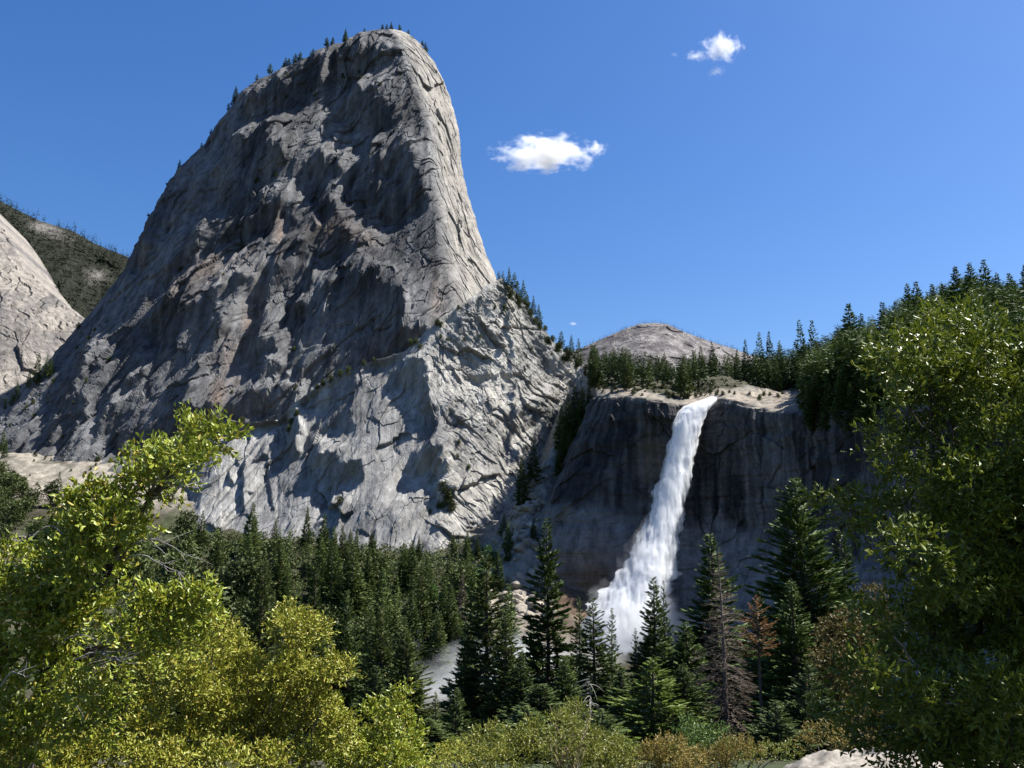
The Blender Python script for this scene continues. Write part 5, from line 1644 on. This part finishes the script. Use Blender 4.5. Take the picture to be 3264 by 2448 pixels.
SHRUBA = [(480,2150,48),(560,2132,48),(625,2065,46),(690,2020,48),(742,2065,46),(600,2180,64),(700,2140,64),(785,2105,38),(920,1965,34),(965,2005,46),(900,2012,38),(1015,2022,38),(950,2070,40),(860,2155,56),(780,2200,64),(940,2140,48),(1060,2142,44),(1000,2185,56),(1110,2135,20),(880,2240,72),(700,2260,72),(560,2260,64),(440,2275,54),(460,2340,64),(600,2370,72),(760,2340,72),(900,2340,72),(1020,2275,64),(1080,2335,64)]
SHRUBB = [(160,2385,52),(60,2430,60),(250,2420,60),(400,2430,60),(550,2440,64),(700,2440,66),(850,2440,66),(0,2400,50),(330,2380,40),(480,2470,60),(200,2480,80)]
SHRUBC = [(1200,2285,40),(1288,2225,30),(1262,2280,36),(1225,2360,50),(1305,2350,40),(1150,2405,56),(1300,2430,48),(1010,2430,60),(1250,2440,60),(1110,2460,60)]
def shrub(name, Lp, Y, sp, seed, leaf, lw, cover, mat, label, cat='shrub', group=None, rootuv=None, nb=14):
    L = px_lobes(Lp, Y, sp, seed)
    a = np.array(Lp, float)
    ru, rv = rootuv or (a[:, 0].mean(), a[:, 1].max() + 500)
    root = pix(ru, rv, Y + .3)
    e = empty(name, tuple(root)); tag(e, label, cat, group)
    mb = lobed(seed, L, leaf, lw, cover, 8)
    mb.V = [v - root for v in mb.V]
    obj('crown', mb.mesh('crown'), mat, e)
    q = limbs(seed + 3, (0, 0, 0), L[:, :3] - root, .02 * Y / 10, .05, 5)
    obj('stems', q.mesh('stems', True), M_OAKBARK, e)
    return e
shrub('oak_shrub', SHRUBA, 11.5, .5, 21, .054, .027, 2.1, M_YELLOW, 'large yellow green oak shrub in the left foreground', rootuv=(720, 2800))
shrub('oak_shrub', SHRUBB, 10.2, .4, 22, .054, .027, 2.1, M_YELLOW, 'low golden shrub along the bottom left edge')
shrub('oak_shrub', SHRUBC, 12.0, .35, 23, .057, .028, 2.1, M_OAKLEAF, 'green shrub with a pointed shoot right of the large yellow shrub')

BAY = [(3020,1012,38),(3080,1032,40),(2960,1042,40),(3140,1062,48),(3190,1082,32),(2872,1092,36),(2902,1112,48),(2822,1142,38),(2788,1182,32),(2862,1192,56),(2952,1132,64),(3042,1112,64),(3122,1152,72),(3222,1182,64),(2962,1222,72),(3062,1232,80),(3182,1262,80),(2852,1272,46),(2882,1332,56),(2800,1402,38),(2772,1442,26),(2842,1452,46),(2922,1422,72),(3042,1382,80),(3182,1402,88),(2872,1542,62),(2682,1592,36),(2702,1642,44),(2640,1622,26),(2772,1622,46),(2842,1642,62),(2962,1562,80),(3082,1542,88),(3212,1542,88),(2782,1722,44),(2882,1732,72),(3002,1702,88),(3122,1702,88),(3232,1702,80),(2742,1962,36),(2802,1992,46),(2862,1962,56),(2902,1862,72),(3022,1852,88),(3152,1852,88),(3252,1862,72),(2722,2142,44),(2660,2152,28),(2782,2162,56),(2872,2102,72),(2982,2022,88),(3122,2022,88),(3242,2042,80),(2580,2282,26),(2640,2292,36),(2722,2272,44),(2802,2282,64),(2902,2242,80),(3022,2202,88),(3162,2222,88),(2762,2362,44),(2862,2372,72),(2982,2352,80),(3122,2382,88),(3242,2302,80),(2902,2442,54),(3052,2452,62),(3202,2452,64),
       (3330,1150,90),(3340,1350,110),(3350,1600,120),(3350,1850,120),(3350,2100,120),(3350,2350,110),(3500,1300,140),(3560,900,110),(3470,1040,100),(3640,780,140),(3450,1180,120),(3600,1000,150),(3500,1650,160),(3500,2000,160),(3520,2350,150)]  # out-of-view lobes on the right, added to shade the visible crown
def build_bay():
    L = px_lobes(BAY, 9.2, .55, 3)
    L[:, 3] *= np.where(np.array(BAY, float)[:, 0] < 2900, .86, 1.0)
    # the crown has depth: more lobes behind and to the right
    r = np.random.RandomState(4)
    ex = L[r.choice([k for k in range(len(BAY)) if BAY[k][0] > 2940], 40)].copy()
    ex[:, 1] += r.uniform(.5, 1.6, 40); ex[:, 0] += r.uniform(.1, .5, 40); ex[:, 3] *= 1.1
    LL = np.concatenate([L, ex])
    root = pix(3150, 2900, 9.8)
    e = empty('bay_tree', tuple(root)); tag(e, 'tall leafy bay tree filling the right edge of the view', 'tree')
    mb = lobed(911, LL, .078, .031, 1.9, 8, .7)
    mb.V = [v - root for v in mb.V]
    obj('crown', mb.mesh('crown'), M_BAY, e)
    tb = MB()
    for (du, uu) in ((0, 3120), (60, 3220), (-80, 2980)):
        pts = np.array([root, pix(uu + du * .2, 2200, 9.9), pix(uu, 1600, 9.8), pix(uu - 20, 1150, 9.4)]) - root
        t = np.linspace(0, 3, 20); tb.add(*tube(np.stack([np.interp(t, range(4), pts[:, k]) for k in range(3)], -1), np.interp(t, [0, 3], [.07, .008]), 8))
    for j, (ru, rv, lo, hi) in enumerate([(3100, 1500, 900, 1500), (3080, 1900, 1500, 1900), (3060, 2250, 1900, 2500)]):
        rt = pix(ru, rv, 9.8) - root
        ids = [k for k in range(len(BAY)) if lo <= BAY[k][1] < hi]
        q = limbs(31 + j, rt, L[ids, :3] - root, .016, .08, 5)
        V_ = np.concatenate(q.V)
        for kf, fl in q.F.items(): tb.add(V_, np.concatenate(fl))
    obj('trunk', tb.mesh('trunk', True), M_OAKBARK, e)
    rr = np.random.RandomState(6)
    for (u0, v0, u1, v1) in [(2850, 2030, 2920, 2120), (2860, 2100, 2920, 2125), (3010, 2240, 3080, 2245)]:
        a = pix(u0, v0, 8.4); b = pix(u1, v1, 8.5); t = np.linspace(0, 1, 6)[:, None]
        V_, F_ = tube(a + (b - a) * t + rr.normal(0, .006, (6, 3)) - root, .009 * (1 - .6 * t[:, 0]), 5)
        m2 = MB(); m2.add(V_, F_); obj('bare_twig', m2.mesh('bare_twig', True), M_GREY, e)
build_bay()

# lower brush and the granite outcrop
def brush():
    r = np.random.RandomState(12)
    B1 = [(1560,2370,60),(1640,2400,70),(1500,2400,50),(1700,2350,50),(1600,2440,60),(1540,2440,60)]
    B2 = [(1790,2330,60),(1830,2280,40),(1850,2380,70),(1770,2400,60),(1820,2450,70)]
    B3 = [(1930,2390,60),(1980,2420,60),(1890,2430,60),(1950,2450,60)]
    B4 = [(2080,2410,50),(2140,2390,50),(2050,2440,50),(2200,2420,44),(2130,2450,50)]
    B5 = [(2230,2440,40),(2300,2450,36),(2180,2460,40),(2320,2390,36),(2360,2375,30),(2290,2415,36),(2400,2400,26)]
    B9 = [(2130,2405,34),(2190,2400,34),(2250,2415,36),(2310,2405,36),(2360,2412,36),(2410,2402,30),(2460,2398,26),(2520,2392,24)]
    B6 = [(2190,2340,40),(2230,2360,40),(2280,2340,34),(2250,2390,36),(2170,2370,34)]
    B7 = [(1420,2420,40),(1460,2400,36),(1400,2450,40)]
    B8 = [(2600,2340,30),(2650,2330,34),(2570,2370,26),(2680,2370,30)]
    for L, Y, mat, leaf, lab in [(B1, 20, M_BUSHGREEN, .075, 'yellow green bush at the bottom edge under the drooping conifer'), (B2, 21, M_BUSHGREEN, .075, 'loose bush with upright dry twigs at the bottom centre'),
                           (B3, 23, M_BUSHGREEN, .08, 'green bush below the bright young conifer'), (B4, 26, M_OCHRE, .08, 'ochre bush left of the granite outcrop'),
                           (B5, 28, M_OCHRE, .08, 'small ochre bush on the rim of the granite outcrop'), (B9, 42, M_BUSHGREEN, .12, 'strip of olive scrub just behind the pale granite outcrop'), (B6, 40, M_ELDER, .15, 'fresh green elder bush at the base of the dead conifer'),
                           (B7, 18, M_YELLOW, .06, 'small yellow bush at the bottom left of the mist'), (B8, 34, M_OCHRE, .09, 'ochre scrub behind the granite outcrop')]:
        shrub('bush', L, Y, .6, int(Y * 3), leaf, leaf * .45, .9, mat, lab, 'bush', 'low bushes along the foreground slope', rootuv=(np.mean([a[0] for a in L]), max(a[1] for a in L) + 120))
    # dry upright twigs are part of the loose bush
    e = [o for o in COL.objects if o.get('label', '').startswith('loose bush')][0]
    mb = MB(); root = np.array(e.location)
    for k in range(22):
        a = pix(1800 + r.uniform(-40, 40), 2470, 20.5); b = pix(1800 + r.uniform(-110, 110), r.uniform(2240, 2340), 20.5 + r.normal(0, .3))
        t = np.linspace(0, 1, 7)[:, None]
        mb.add(*tube(a + (b - a) * t + r.normal(0, .03, (7, 3)) * t - root, .012 * (1 - .8 * t[:, 0]), 4))
    obj('dry_stems', mb.mesh('dry_stems', True), bark_mat('dry_stem', (.25, .19, .12), (.4, .32, .2)), e)
    # outcrop
    n, m = 160, 90
    xs = np.linspace(4.0, 12.5, n); ys = np.linspace(9.0, 21.6, m)
    X, Y = np.meshgrid(xs, ys)
    u0 = 1 - np.clip(np.abs((X - 8.2) / 4.1) ** 2.5, 0, 1); v0 = 1 - np.clip(np.abs((Y - 15.2) / 6.2) ** 9, 0, 1)
    zt = -3.95 + .06 * np.sin(X * 1.3) + .05 * (Y - 20)
    Z = G(X, Y) * 0 + zt - 3.2 * (1 - np.clip(u0 * v0, 0, 1) ** .4)
    Z = Z + .13 * fbm(np.stack([X / 1.1, Y / 1.1, X * 0], -1), 6, 700, .6, True) + .12 * fbm(np.stack([X / 3, Y / 3, X * 0], -1), 3, 701)
    nz = fbm(np.stack([X / .8, Y / .8, X * 0], -1), 5, 702)
    c = np.array([.27, .243, .205]) + (np.array([.10, .095, .088]) - np.array([.27, .243, .205])) * sm(-.1, .5, nz)[..., None]
    me = mesh_from('outcrop', np.stack([X, Y, Z], -1).reshape(-1, 3), [grid_faces(m, n)], {'Col': c.reshape(-1, 3)}, True)
    tag(obj('outcrop', me, M_OUTCROP), 'pale speckled granite outcrop at the bottom right edge', 'rock outcrop', kind='structure')
brush()
